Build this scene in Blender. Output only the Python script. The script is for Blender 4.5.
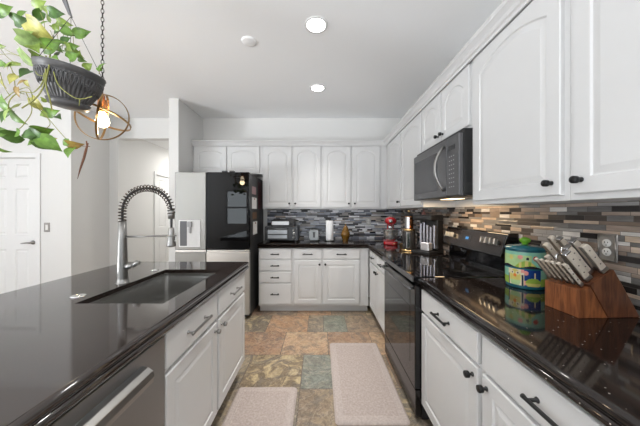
import bpy, bmesh, math, random
from mathutils import Vector, Matrix
random.seed(7)
PI = math.pi
SC = bpy.context.scene
COL = SC.collection
for o in list(bpy.data.objects):
    bpy.data.objects.remove(o)

# ------------------------------------------------------------------ camera
H = 1.327
F = 250.0
cam_d = bpy.data.cameras.new('camera')
cam = bpy.data.objects.new('camera', cam_d)
COL.objects.link(cam)
cam.location = (0, 0, H)
cam.rotation_euler = (PI/2, 0, 0)
cam_d.sensor_width = 36
cam_d.lens = 36*F/640
cam_d.shift_y = -1/640
cam_d.clip_start = 0.02
SC.camera = cam

# ------------------------------------------------------------------ world, exposure, daylight
SC.view_settings.view_transform = 'Standard'
SC.view_settings.look = 'None'
SC.view_settings.gamma = 1
SC.view_settings.use_curve_mapping = False
SC.view_settings.exposure = 0.0
wd = bpy.data.worlds.new('sky'); SC.world = wd
wd.use_nodes = True
bg = wd.node_tree.nodes['Background']
bg.inputs[0].default_value = (0.85, 0.92, 1.0, 1)
bg.inputs[1].default_value = 1.0

def area(name, loc, rot, sx, sy, power, col=(1, 1, 1)):
    d = bpy.data.lights.new(name, 'AREA'); d.shape = 'RECTANGLE'
    d.size = sx; d.size_y = sy; d.energy = power; d.color = col
    o = bpy.data.objects.new(name, d); COL.objects.link(o)
    o.location = loc; o.rotation_euler = rot
    return o
# daylight outside the reflected window; the two slider lights are added, unseen fill
DAY = (0.915, 0.955, 1.0)
area('daylight_window', (-3.05, -3.16, 1.49), (PI/2, 0, 0), 0.8, 1.28, 22, (0.86, 0.95, 1.0))
area('added_light_rear', (-0.1, -3.16, 1.2), (PI/2, 0, 0), 2.4, 2.3, 10, DAY)
area('added_light_left', (-6.16, -1.65, 1.25), (PI/2, 0, -PI/2), 2.5, 2.3, 18, DAY)
# unseen ground-level lights, added to push light up onto the ceiling
area('added_uplight_left', (-7.6, -2.0, .03), (PI, 0, 0), 2.6, 2.4, 2000, DAY)
area('added_uplight_rear', (-0.1, -4.8, .03), (PI, 0, 0), 3.0, 3.0, 620, DAY)

# ------------------------------------------------------------------ helpers
def P(px, py, Y):
    return Vector(((px-320)*Y/F, Y, H+(212-py)*Y/F))

MATS = {}
def nodes(name):
    m = bpy.data.materials.new(name); m.use_nodes = True
    nt = m.node_tree; b = nt.nodes['Principled BSDF']
    MATS[name] = m
    return m, nt, b
def pm(name, col, rough=0.4, metal=0.0, var=0.06, scale=30, bump=0.0, spec=0.5, stretch=None, emit=None, alpha=None, coat=0):
    """painted / metal / plastic: principled with faint noise variation"""
    m, nt, b = nodes(name)
    tc = nt.nodes.new('ShaderNodeTexCoord')
    n = nt.nodes.new('ShaderNodeTexNoise'); n.inputs['Scale'].default_value = scale
    n.inputs['Detail'].default_value = 4
    if stretch:
        mp = nt.nodes.new('ShaderNodeMapping'); mp.inputs['Scale'].default_value = stretch
        nt.links.new(tc.outputs['Object'], mp.inputs[0]); nt.links.new(mp.outputs[0], n.inputs['Vector'])
    else:
        nt.links.new(tc.outputs['Object'], n.inputs['Vector'])
    mx = nt.nodes.new('ShaderNodeMix'); mx.data_type = 'RGBA'
    lo = [max(0, c*(1-var)) for c in col]; hi = [min(1, c*(1+var)) for c in col]
    mx.inputs[6].default_value = (*lo, 1); mx.inputs[7].default_value = (*hi, 1)
    nt.links.new(n.outputs[0], mx.inputs[0])
    nt.links.new(mx.outputs[2], b.inputs['Base Color'])
    b.inputs['Roughness'].default_value = rough
    b.inputs['Metallic'].default_value = metal
    b.inputs['Specular IOR Level'].default_value = spec
    if coat: b.inputs['Coat Weight'].default_value = coat; b.inputs['Coat Roughness'].default_value = 0.03
    if bump:
        bp = nt.nodes.new('ShaderNodeBump'); bp.inputs['Strength'].default_value = bump; bp.inputs['Distance'].default_value = 0.002
        nt.links.new(n.outputs[0], bp.inputs['Height']); nt.links.new(bp.outputs[0], b.inputs['Normal'])
    if emit:
        b.inputs['Emission Color'].default_value = (*emit[0], 1); b.inputs['Emission Strength'].default_value = emit[1]
    return m

def attr_mat(name, rough=0.4, spec=0.5, noise=0.15, scale=60, bump=0.0, sss=0):
    m, nt, b = nodes(name)
    a = nt.nodes.new('ShaderNodeAttribute'); a.attribute_name = 'col'
    tc = nt.nodes.new('ShaderNodeTexCoord')
    n = nt.nodes.new('ShaderNodeTexNoise'); n.inputs['Scale'].default_value = scale; n.inputs['Detail'].default_value = 5
    nt.links.new(tc.outputs['Object'], n.inputs['Vector'])
    r = nt.nodes.new('ShaderNodeMapRange'); r.inputs[1].default_value = 0.3; r.inputs[2].default_value = 0.7
    r.inputs[3].default_value = 1-noise; r.inputs[4].default_value = 1+noise
    nt.links.new(n.outputs[0], r.inputs[0])
    v = nt.nodes.new('ShaderNodeVectorMath'); v.operation = 'SCALE'
    nt.links.new(a.outputs['Color'], v.inputs[0]); nt.links.new(r.outputs[0], v.inputs['Scale'])
    nt.links.new(v.outputs[0], b.inputs['Base Color'])
    b.inputs['Roughness'].default_value = rough; b.inputs['Specular IOR Level'].default_value = spec
    if bump:
        bp = nt.nodes.new('ShaderNodeBump'); bp.inputs['Strength'].default_value = bump; bp.inputs['Distance'].default_value = 0.003
        nt.links.new(n.outputs[0], bp.inputs['Height']); nt.links.new(bp.outputs[0], b.inputs['Normal'])
    return m

# ---- mesh building
def merge(bm, src, mtx=None, mi=0, smooth=False):
    vm = {}
    for v in src.verts:
        vm[v] = bm.verts.new(mtx @ v.co if mtx else v.co)
    for f in src.faces:
        try:
            nf = bm.faces.new([vm[v] for v in f.verts]); nf.material_index = mi; nf.smooth = smooth
        except ValueError:
            pass
    src.free()
def box(bm, x0, x1, y0, y1, z0, z1, bev=0.0, seg=2, mi=0, mtx=None):
    t = bmesh.new()
    bmesh.ops.create_cube(t, size=1.0)
    for v in t.verts:
        v.co = Vector(((x0+x1)/2+v.co.x*(x1-x0), (y0+y1)/2+v.co.y*(y1-y0), (z0+z1)/2+v.co.z*(z1-z0)))
    if bev > 0:
        bmesh.ops.bevel(t, geom=t.edges[:], offset=bev, segments=seg, affect='EDGES', profile=0.5)
    merge(bm, t, mtx, mi, smooth=False)
def prism(bm, poly, axis, a, b, mi=0, mtx=None, bev=0, seg=2):
    """extrude 2d polygon along axis between a and b. axis x: poly=(y,z); y: (x,z); z: (x,y)"""
    def c(p, t):
        return Vector((t, p[0], p[1])) if axis == 'x' else Vector((p[0], t, p[1])) if axis == 'y' else Vector((p[0], p[1], t))
    t_ = bmesh.new()
    va = [t_.verts.new(c(p, a)) for p in poly]; vb = [t_.verts.new(c(p, b)) for p in poly]
    n = len(poly)
    for i in range(n):
        t_.faces.new((va[i], va[(i+1) % n], vb[(i+1) % n], vb[i]))
    t_.faces.new(va[::-1]); t_.faces.new(vb)
    bmesh.ops.recalc_face_normals(t_, faces=t_.faces[:])
    if bev:
        bmesh.ops.bevel(t_, geom=t_.edges[:], offset=bev, segments=seg, affect='EDGES', profile=0.5)
    merge(bm, t_, mtx, mi)
def lathe(bm, prof, seg=32, mtx=None, mi=0, smooth=True, mod=None):
    t = bmesh.new(); rings = []
    for r, z in prof:
        if r < 1e-6:
            rings.append([t.verts.new((0, 0, z))])
        else:
            ring = []
            for k in range(seg):
                th = 2*PI*k/seg
                rr = r if mod is None else r+mod(th, z)
                ring.append(t.verts.new((rr*math.cos(th), rr*math.sin(th), z)))
            rings.append(ring)
    for a, b in zip(rings, rings[1:]):
        if len(a) == 1 and len(b) == 1: continue
        for k in range(seg):
            k2 = (k+1) % seg
            if len(a) == 1: t.faces.new((a[0], b[k2], b[k]))
            elif len(b) == 1: t.faces.new((a[k], a[k2], b[0]))
            else: t.faces.new((a[k], a[k2], b[k2], b[k]))
    bmesh.ops.recalc_face_normals(t, faces=t.faces[:])
    merge(bm, t, mtx, mi, smooth)
def tube(bm, pts, r, seg=8, closed=False, mi=0, mtx=None, flat=None, smooth=True):
    """flat=(rw, rt): elliptical cross section"""
    pts = [Vector(p) for p in pts]; n = len(pts)
    t = bmesh.new(); rings = []
    up = None
    for i, p in enumerate(pts):
        if closed: d = pts[(i+1) % n]-pts[i-1]
        else: d = pts[min(i+1, n-1)]-pts[max(i-1, 0)]
        d.normalize()
        if up is None:
            up = Vector((0, 0, 1)) if abs(d.z) < 0.9 else Vector((1, 0, 0))
        s = d.cross(up)
        if s.length < 1e-6: s = d.cross(Vector((0.3, 0.9, 0.1)))
        s.normalize(); u = s.cross(d).normalized(); up = u
        rr = r[i] if isinstance(r, (list, tuple)) else r
        ra, rb = (rr, rr) if flat is None else flat
        rings.append([t.verts.new(p+s*(ra*math.cos(2*PI*k/seg))+u*(rb*math.sin(2*PI*k/seg))) for k in range(seg)])
    m = n if closed else n-1
    for i in range(m):
        a, b = rings[i], rings[(i+1) % n]
        for k in range(seg):
            t.faces.new((a[k], a[(k+1) % seg], b[(k+1) % seg], b[k]))
    if not closed:
        t.faces.new(rings[0]); t.faces.new(rings[-1])
    bmesh.ops.recalc_face_normals(t, faces=t.faces[:])
    merge(bm, t, mtx, mi, smooth)
def ball(bm, c, r, sx=1, sy=1, sz=1, seg=16, mi=0, mtx=None):
    t = bmesh.new(); bmesh.ops.create_uvsphere(t, u_segments=seg, v_segments=max(6, seg*2//3), radius=r)
    for v in t.verts: v.co = Vector((v.co.x*sx, v.co.y*sy, v.co.z*sz))+Vector(c)
    merge(bm, t, mtx, mi, True)

def obj(name, bm, mat, parent=None, smooth=None, loc=None):
    me = bpy.data.meshes.new(name)
    bmesh.ops.recalc_face_normals(bm, faces=bm.faces[:])
    bm.to_mesh(me); bm.free()
    for m in (mat if isinstance(mat, (list, tuple)) else [mat]):
        me.materials.append(m)
    if smooth is not None:
        for p in me.polygons: p.use_smooth = smooth
    o = bpy.data.objects.new(name, me); COL.objects.link(o)
    if parent: o.parent = parent
    if loc: o.location = loc
    return o
def thing(name, label, cat, loc=(0, 0, 0), rz=0.0, group=None, rot=None):
    o = bpy.data.objects.new(name, None); COL.objects.link(o)
    o.empty_display_size = 0.1
    o.location = loc; o.rotation_euler = rot if rot else (0, 0, rz)
    o['label'] = label; o['category'] = cat
    if group: o['group'] = group
    return o
def tag(o, label, cat, group=None):
    o['label'] = label; o['category'] = cat
    if group: o['group'] = group
    return o
def struct(name, bm, mat, parent=None):
    o = obj(name, bm, mat, parent)
    if parent is None: o['kind'] = 'structure'
    return o
def new(): return bmesh.new()

# ------------------------------------------------------------------ materials
WHITE = pm('white_cabinet_paint', (0.63, 0.63, 0.628), 0.38, var=0.015, scale=12)
WALL = pm('wall_paint', (0.72, 0.715, 0.70), 0.75, var=0.015, scale=60, bump=0.06)
CEIL = pm('ceiling_paint', (0.90, 0.905, 0.91), 0.85, var=0.015, scale=80, bump=0.08)
TRIM = pm('white_trim_paint', (0.76, 0.76, 0.755), 0.4, var=0.01)
BLACK = pm('black_hardware', (0.012, 0.012, 0.012), 0.4, 0.3)
BLACKP = pm('black_plastic', (0.018, 0.018, 0.019), 0.35)
GLASSB = pm('black_glass', (0.006, 0.006, 0.007), 0.03, spec=0.6, var=0.0)
NICKEL = pm('brushed_nickel', (0.31, 0.305, 0.295), 0.34, 1.0, stretch=(8, 8, 200), var=0.1)
CHROME = pm('chrome', (0.75, 0.75, 0.76), 0.12, 1.0, var=0.03)
STEEL = pm('stainless_steel', (0.30, 0.31, 0.32), 0.32, 1.0, stretch=(3, 120, 120), var=0.10)
SINKM = pm('sink_steel', (0.54, 0.535, 0.52), 0.24, 1.0, stretch=(60, 4, 4), var=0.10)
DSTEEL = pm('black_stainless', (0.14, 0.14, 0.145), 0.30, 0.8, var=0.08)
COPPER = pm('copper', (0.55, 0.25, 0.11), 0.25, 1.0)
BRONZE = pm('antique_bronze', (0.36, 0.22, 0.09), 0.30, 1.0)
GOLD = pm('gold_metal', (0.75, 0.52, 0.25), 0.25, 1.0)

def mth(nt, op, a, b=None, c=None):
    n = nt.nodes.new('ShaderNodeMath'); n.operation = op
    for i, v in enumerate((a, b, c)):
        if v is None: continue
        if isinstance(v, (int, float)): n.inputs[i].default_value = v
        else: nt.links.new(v, n.inputs[i])
    return n.outputs[0]

def mosaic(name, stops, gloss=.55):
    m, nt, b = nodes(name)
    L = nt.links.new
    tc = nt.nodes.new('ShaderNodeTexCoord'); sp = nt.nodes.new('ShaderNodeSeparateXYZ')
    L(tc.outputs['Object'], sp.inputs[0])
    s = mth(nt, 'ADD', sp.outputs[0], sp.outputs[1])
    PER = 0.0415; SPL = 0.6
    zz = mth(nt, 'DIVIDE', sp.outputs[2], PER)
    r = mth(nt, 'FLOOR', zz); f = mth(nt, 'FRACT', zz)
    thin = mth(nt, 'GREATER_THAN', f, SPL)
    row = mth(nt, 'ADD', mth(nt, 'MULTIPLY', r, 2.0), thin)
    fa = mth(nt, 'ABSOLUTE', mth(nt, 'SUBTRACT', f, SPL))
    ed = mth(nt, 'MINIMUM', mth(nt, 'MINIMUM', f, mth(nt, 'SUBTRACT', 1.0, f)), fa)
    ed = mth(nt, 'MULTIPLY', ed, PER)
    def wn(x, y):
        cb = nt.nodes.new('ShaderNodeCombineXYZ')
        for i, v in enumerate((x, y)):
            if isinstance(v, (int, float)): cb.inputs[i].default_value = v
            else: L(v, cb.inputs[i])
        w = nt.nodes.new('ShaderNodeTexWhiteNoise'); w.noise_dimensions = '2D'
        L(cb.outputs[0], w.inputs['Vector']); return w
    w1 = wn(row, 3.3); w2 = wn(row, 8.7)
    wid = mth(nt, 'ADD', mth(nt, 'MULTIPLY', w1.outputs[0], 0.10), 0.075)
    cc = mth(nt, 'DIVIDE', mth(nt, 'ADD', s, mth(nt, 'ADD', w2.outputs[0], 10.0)), wid)
    ci = mth(nt, 'FLOOR', cc); cf = mth(nt, 'FRACT', cc)
    ex = mth(nt, 'MULTIPLY', mth(nt, 'MINIMUM', cf, mth(nt, 'SUBTRACT', 1.0, cf)), wid)
    ed = mth(nt, 'MINIMUM', ed, ex)
    tid = wn(ci, row)
    ramp = nt.nodes.new('ShaderNodeValToRGB'); ramp.color_ramp.interpolation = 'CONSTANT'
    els = ramp.color_ramp.elements
    els[0].position = 0; els[0].color = (*stops[0][1], 1)
    els[1].position = stops[1][0]; els[1].color = (*stops[1][1], 1)
    for p, c in stops[2:]:
        e = els.new(p); e.color = (*c, 1)
    L(tid.outputs[0], ramp.inputs[0])
    n = nt.nodes.new('ShaderNodeTexNoise'); n.inputs['Scale'].default_value = 14; n.inputs['Detail'].default_value = 6
    mp = nt.nodes.new('ShaderNodeMapping'); mp.inputs['Scale'].default_value = (1, 1, 6)
    L(tc.outputs['Object'], mp.inputs[0]); L(mp.outputs[0], n.inputs['Vector'])
    k = mth(nt, 'ADD', mth(nt, 'MULTIPLY', n.outputs[0], 0.9), 0.55)
    v = nt.nodes.new('ShaderNodeVectorMath'); v.operation = 'SCALE'
    L(ramp.outputs[0], v.inputs[0]); L(k, v.inputs['Scale'])
    grout = mth(nt, 'LESS_THAN', ed, 0.0009)
    mx = nt.nodes.new('ShaderNodeMix'); mx.data_type = 'RGBA'
    L(grout, mx.inputs[0]); L(v.outputs[0], mx.inputs[6]); mx.inputs[7].default_value = (.12, .11, .10, 1)
    L(mx.outputs[2], b.inputs['Base Color'])
    t2 = wn(mth(nt, 'ADD', ci, 51.0), row)
    rg = mth(nt, 'ADD', mth(nt, 'MULTIPLY', mth(nt, 'GREATER_THAN', t2.outputs[0], gloss), -0.38), 0.5)
    L(rg, b.inputs['Roughness'])
    bp = nt.nodes.new('ShaderNodeBump'); bp.inputs['Strength'].default_value = 0.5; bp.inputs['Distance'].default_value = 0.002
    L(mth(nt, 'MINIMUM', mth(nt, 'MULTIPLY', ed, 400.0), 1.0), bp.inputs['Height']); L(bp.outputs[0], b.inputs['Normal'])
    return m
MOSAIC = mosaic('strip_mosaic_tile', [(0, (.03, .026, .025)), (.13, (.19, .18, .175)), (.25, (.23, .17, .13)), (.36, (.38, .30, .25)),
             (.48, (.56, .44, .34)), (.60, (.085, .068, .058)), (.70, (.36, .345, .335)), (.80, (.20, .19, .185)), (.88, (.72, .69, .66)), (.94, (.48, .37, .29))])
MOSAIC_DAYLIT = mosaic('strip_mosaic_tile_daylit', [(0, (.025, .026, .032)), (.14, (.20, .215, .26)), (.28, (.32, .30, .285)), (.38, (.40, .42, .48)),
             (.50, (.56, .49, .43)), (.57, (.07, .073, .085)), (.66, (.58, .60, .64)), (.76, (.24, .27, .33)), (.82, (.90, .91, .94)), (.95, (.42, .41, .42))], .4)  # same tile, with cooler daylight and window glints put into its colours

def granite(name, dens, spec=.6, k=1.0):
    m, nt, b = nodes(name)
    L = nt.links.new
    tc = nt.nodes.new('ShaderNodeTexCoord')
    v = nt.nodes.new('ShaderNodeTexVoronoi'); v.inputs['Scale'].default_value = 55
    L(tc.outputs['Object'], v.inputs['Vector'])
    w = nt.nodes.new('ShaderNodeTexWhiteNoise'); w.noise_dimensions = '3D'; L(v.outputs['Color'], w.inputs['Vector'])
    sel = mth(nt, 'MULTIPLY', mth(nt, 'LESS_THAN', v.outputs['Distance'], 0.105), mth(nt, 'GREATER_THAN', w.outputs[0], dens))
    n = nt.nodes.new('ShaderNodeTexNoise'); n.inputs['Scale'].default_value = 400; L(tc.outputs['Object'], n.inputs['Vector'])
    base = nt.nodes.new('ShaderNodeMix'); base.data_type = 'RGBA'
    base.inputs[6].default_value = (.007*k, .005*k, .0045*k, 1); base.inputs[7].default_value = (.018*k, .012*k, .010*k, 1); L(n.outputs[0], base.inputs[0])
    mx = nt.nodes.new('ShaderNodeMix'); mx.data_type = 'RGBA'
    L(sel, mx.inputs[0]); L(base.outputs[2], mx.inputs[6]); mx.inputs[7].default_value = (.55, .5, .45, 1)
    L(mx.outputs[2], b.inputs['Base Color'])
    b.inputs['Roughness'].default_value = 0.07
    b.inputs['Specular IOR Level'].default_value = spec
    return m
GRANITE = granite('black_granite', .62)
GRANITE2 = granite('plain_black_granite', .985, 1.0, 1.8)

def wood(name, c1, c2, scale=(4, 4, 40), rough=0.4):
    m, nt, b = nodes(name); L = nt.links.new
    tc = nt.nodes.new('ShaderNodeTexCoord'); mp = nt.nodes.new('ShaderNodeMapping'); mp.inputs['Scale'].default_value = scale
    L(tc.outputs['Object'], mp.inputs[0])
    n = nt.nodes.new('ShaderNodeTexNoise'); n.inputs['Scale'].default_value = 6; n.inputs['Detail'].default_value = 8; n.inputs['Distortion'].default_value = 1.2
    L(mp.outputs[0], n.inputs['Vector'])
    mr = nt.nodes.new('ShaderNodeMapRange'); mr.inputs[1].default_value = .35; mr.inputs[2].default_value = .65; L(n.outputs[0], mr.inputs[0])
    mx = nt.nodes.new('ShaderNodeMix'); mx.data_type = 'RGBA'; L(mr.outputs[0], mx.inputs[0])
    mx.inputs[6].default_value = (*c1, 1); mx.inputs[7].default_value = (*c2, 1)
    L(mx.outputs[2], b.inputs['Base Color']); b.inputs['Roughness'].default_value = rough
    return m
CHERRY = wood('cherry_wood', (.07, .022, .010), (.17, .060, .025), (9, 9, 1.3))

def slate():
    m, nt, b = nodes('slate_floor_tile'); L = nt.links.new
    a = nt.nodes.new('ShaderNodeAttribute'); a.attribute_name = 'col'
    tc = nt.nodes.new('ShaderNodeTexCoord')
    off = nt.nodes.new('ShaderNodeVectorMath'); off.operation = 'MULTIPLY_ADD'
    L(a.outputs['Color'], off.inputs[0]); off.inputs[1].default_value = (37, 53, 71); L(tc.outputs['Object'], off.inputs[2])
    def noise(s, d, r, dist):
        n = nt.nodes.new('ShaderNodeTexNoise'); n.inputs['Scale'].default_value = s; n.inputs['Detail'].default_value = d
        n.inputs['Roughness'].default_value = r; n.inputs['Distortion'].default_value = dist
        L(off.outputs[0], n.inputs['Vector']); return n.outputs[0]
    def rng(v, a0, a1, b0=0, b1=1):
        r = nt.nodes.new('ShaderNodeMapRange')
        for i, q in enumerate((a0, a1, b0, b1)): r.inputs[i+1].default_value = q
        L(v, r.inputs[0]); return r.outputs[0]
    def mix(f, x, col):
        mx = nt.nodes.new('ShaderNodeMix'); mx.data_type = 'RGBA'; L(f, mx.inputs[0]); L(x, mx.inputs[6]); mx.inputs[7].default_value = (*col, 1)
        return mx.outputs[2]
    n = noise(16, 9, .7, .8); n2 = noise(6, 7, .62, 1.6); n3 = noise(3.2, 5, .55, 2.6); n4 = noise(55, 5, .7, .4)
    v = nt.nodes.new('ShaderNodeVectorMath'); v.operation = 'SCALE'; L(a.outputs['Color'], v.inputs[0]); L(rng(n, .3, .7, .62, 1.4), v.inputs['Scale'])
    x = mix(mth(nt, 'MULTIPLY', rng(n2, .50, .58), a.outputs['Alpha']), v.outputs[0], (.46, .36, .21))
    # grey cleft patches and pale ridge lines
    x = mix(mth(nt, 'MULTIPLY', rng(n3, .52, .60), .55), x, (.15, .135, .12))
    rid = mth(nt, 'ABSOLUTE', mth(nt, 'SUBTRACT', n3, .5))
    x = mix(mth(nt, 'MULTIPLY', rng(rid, .018, .002), .45), x, (.42, .36, .30))
    rid2 = mth(nt, 'ABSOLUTE', mth(nt, 'SUBTRACT', n2, .46))
    x = mix(mth(nt, 'MULTIPLY', rng(rid2, .014, .002), .6), x, (.075, .06, .05))
    v2 = nt.nodes.new('ShaderNodeVectorMath'); v2.operation = 'SCALE'; L(x, v2.inputs[0]); L(rng(n4, .3, .7, .72, 1.28), v2.inputs['Scale'])
    L(v2.outputs[0], b.inputs['Base Color'])
    b.inputs['Roughness'].default_value = 0.42
    bp = nt.nodes.new('ShaderNodeBump'); bp.inputs['Strength'].default_value = .4; bp.inputs['Distance'].default_value = .004
    L(n, bp.inputs['Height']); L(bp.outputs[0], b.inputs['Normal'])
    return m
SLATE = slate()

def clear_glass(name='window_glass', tint=(1, 1, 1), refl=0.08):
    m = bpy.data.materials.new(name); m.use_nodes = True; nt = m.node_tree
    nt.nodes.remove(nt.nodes['Principled BSDF'])
    t = nt.nodes.new('ShaderNodeBsdfTransparent'); t.inputs[0].default_value = (*tint, 1)
    g = nt.nodes.new('ShaderNodeBsdfGlossy'); g.inputs['Roughness'].default_value = .02
    n = nt.nodes.new('ShaderNodeTexNoise'); n.inputs['Scale'].default_value = 3
    mr = nt.nodes.new('ShaderNodeMapRange'); mr.inputs[3].default_value = refl*.9; mr.inputs[4].default_value = refl*1.1
    nt.links.new(n.outputs[0], mr.inputs[0])
    mx = nt.nodes.new('ShaderNodeMixShader')
    nt.links.new(mr.outputs[0], mx.inputs[0]); nt.links.new(t.outputs[0], mx.inputs[1]); nt.links.new(g.outputs[0], mx.inputs[2])
    nt.links.new(mx.outputs[0], nt.nodes['Material Output'].inputs[0])
    return m
WGLASS = clear_glass()

# ------------------------------------------------------------------ room shell
WX = 1.268      # right wall
BY = 3.90       # back wall
CZ = 2.79       # ceiling
LX, RY = -6.0, -3.0
FY = 3.30       # wall with the panelled door, left
FX = -3.285     # its right end
HX = -3.15      # left wall of the passage
SX0, SX1 = -1.95, -1.822   # stub wall left of the fridge

# floor: slate tiles on a grout bed
bm = new()
lay = bm.loops.layers.float_color.new('col')
def fcol(f, c):
    for l in f.loops: l[lay] = c
gv = [bm.verts.new(p) for p in ((LX, RY, -0.002), (WX+.1, RY, -0.002), (WX+.1, 6.6, -0.002), (LX, 6.6, -0.002))]
fcol(bm.faces.new(gv), (.10, .08, .065, 0))
ORANGE = [(.36, .215, .125, .3), (.335, .205, .13, .25), (.38, .25, .155, .35), (.31, .19, .12, .2)]
TEAL = [(.20, .215, .175, .12), (.215, .225, .19, .15)]
MOTT = [(.20, .15, .095, 1.0), (.20, .165, .12, .8)]
BROWN = [(.23, .17, .115, .2), (.27, .195, .135, .3), (.22, .18, .135, .35)]
PAL = ORANGE*3+TEAL+MOTT*2+BROWN*3
forced = {  # row index -> list of (x0, x1, colour)
    4: [(-.93, -.61, MOTT[1]), (-.61, -.14, ORANGE[0]), (-.14, .04, BROWN[2]), (.04, .31, TEAL[0]), (.31, .77, BROWN[1])],
    3: [(-.83, -.37, ORANGE[1]), (-.37, .08, ORANGE[2]), (.08, .53, ORANGE[3])],
    2: [(-.62, -.15, MOTT[0]), (-.15, .13, TEAL[1]), (.13, .60, BROWN[0])],
    1: [(-.60, -.15, BROWN[2]), (-.15, .32, BROWN[0])],
    5: [(-.75, -.30, BROWN[1]), (-.30, .15, ORANGE[0]), (.15, .60, BROWN[0])],
}
ybase, ystep = 0.99, 0.4435
G = 0.003
def tile(x0, x1, y0, y1, c):
    z = 0.0
    a = [bm.verts.new(p) for p in ((x0+G, y0+G, z), (x1-G, y0+G, z), (x1-G, y1-G, z), (x0+G, y1-G, z))]
    j = random.uniform(.92, 1.08)
    fcol(bm.faces.new(a), (c[0]*j, c[1]*j, c[2]*j, c[3]))
for row in range(-9, 13):
    y0 = ybase+row*ystep; y1 = y0+ystep
    if y0 < RY: y0 = RY
    if y1 > 6.6: y1 = 6.6
    fl = forced.get(row, [])
    xs = fl[0][0] if fl else random.uniform(-.3, .2)
    x = xs
    while x > LX:
        w = random.choice((.45, .45, .28)); tile(max(LX, x-w), x, y0, y1, random.choice(PAL)); x -= w
    for a_, b_, c_ in fl: tile(a_, b_, y0, y1, c_)
    x = fl[-1][1] if fl else xs
    while x < WX+.05:
        w = random.choice((.45, .45, .28)); tile(x, min(WX+.1, x+w), y0, y1, random.choice(PAL)); x += w
struct('floor', bm, SLATE)

bm = new(); box(bm, LX-.1, WX+.1, RY-.1, BY+.12, CZ, CZ+.1); struct('ceiling', bm, CEIL)
bm = new(); box(bm, HX-.1, SX1+.3, BY+.12, 6.7, 2.62, 2.7); struct('ceiling_passage', bm, CEIL)
bm = new(); box(bm, WX, WX+.1, RY-.1, BY+.12, 0, CZ); struct('wall_right', bm, WALL)
bm = new(); box(bm, SX1, WX, BY, BY+.12, 0, CZ); struct('wall_back', bm, WALL)
bm = new(); box(bm, SX0, SX1, 3.22, BY+.12, 0, CZ, bev=.006); struct('wall_fridge_side', bm, WALL)
# header + left jamb of the opening beside the stub wall, thickness .12
bm = new(); box(bm, FX, SX0, BY, BY+.12, 2.475, CZ); box(bm, FX, HX, BY, BY+.12, 0, 2.475)
struct('wall_opening_header', bm, WALL)
bm = new(); box(bm, HX-.1, HX, BY+.12, 4.80, 0, 2.7); box(bm, HX-.1, HX, 4.80, 5.56, 2.04, 2.7); box(bm, HX-.1, HX, 5.56, 6.6, 0, 2.7)
struct('wall_passage_left', bm, WALL)
bm = new(); box(bm, SX0, SX0+.1, BY+.12, 6.6, 0, 2.7); struct('wall_passage_right', bm, WALL)
bm = new(); box(bm, HX-.1, SX0+.1, 6.6, 6.7, 0, 2.7); struct('wall_passage_end', bm, WALL)
# wall with the six panel door
D0, D1, DT = -4.455, -3.743, 2.045
bm = new()
box(bm, LX, D0, FY, FY+.12, 0, CZ); box(bm, D1, FX, FY, FY+.12, 0, CZ); box(bm, D0, D1, FY, FY+.12, DT, CZ)
box(bm, FX-.12, FX, FY+.12, BY+.12, 0, CZ)
struct('wall_front_left', bm, WALL)
# far left and rear walls; both slider openings are added to admit light
bm = new()
box(bm, LX-.1, LX, RY-.1, -2.9, 0, CZ); box(bm, LX-.1, LX, -.4, FY+.12, 0, CZ); box(bm, LX-.1, LX, -2.9, -.4, 2.4, CZ); box(bm, LX-.1, LX, -2.9, -.4, 0, .1)
struct('wall_left', bm, WALL)
bm = new()
for x0, x1, z0, z1 in ((LX, -3.45, 0, CZ), (-3.45, -2.65, 0, .85), (-3.45, -2.65, 2.13, CZ), (-2.65, -1.3, 0, CZ), (-1.3, 1.1, 0, .05), (-1.3, 1.1, 2.35, CZ), (1.1, WX, 0, CZ)):
    box(bm, x0, x1, RY-.1, RY, z0, z1)
struct('wall_rear', bm, WALL)
def window(name, axis, a0, a1, z0, z1, at, nx, nz):
    bm = new(); t = .05; d0, d1 = at-.07, at-.02
    def bb(p0, p1, q0, q1, e0=d0, e1=d1, b_=None):
        if axis == 'x': box(b_ or bm, p0, p1, e0, e1, q0, q1)
        else: box(b_ or bm, e0, e1, p0, p1, q0, q1)
    bb(a0, a1, z0, z0+t); bb(a0, a1, z1-t, z1); bb(a0, a0+t, z0+t, z1-t); bb(a1-t, a1, z0+t, z1-t)
    for k in range(1, nx): c = a0+(a1-a0)*k/nx; bb(c-.03, c+.03, z0+t, z1-t)
    for k in range(1, nz): c = z0+(z1-z0)*k/nz; bb(a0+t, a1-t, c-.03, c+.03, d0+.002, d1-.002)
    w = struct(name, bm, TRIM)
    g = new(); bb(a0+t*.5, a1-t*.5, z0+t*.5, z1-t*.5, at-.05, at-.044, g)
    obj('pane', g, WGLASS, w)
window('window_1', 'x', -3.45, -2.65, .85, 2.13, RY, 1, 2)
window('added_window_2', 'x', -1.3, 1.1, .05, 2.35, RY, 2, 1)  # unseen slider, added to light the back cabinets
window('added_window_3', 'y', -2.9, -.4, .1, 2.4, LX, 2, 1)  # unseen slider, added to light the right-hand cabinets

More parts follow.
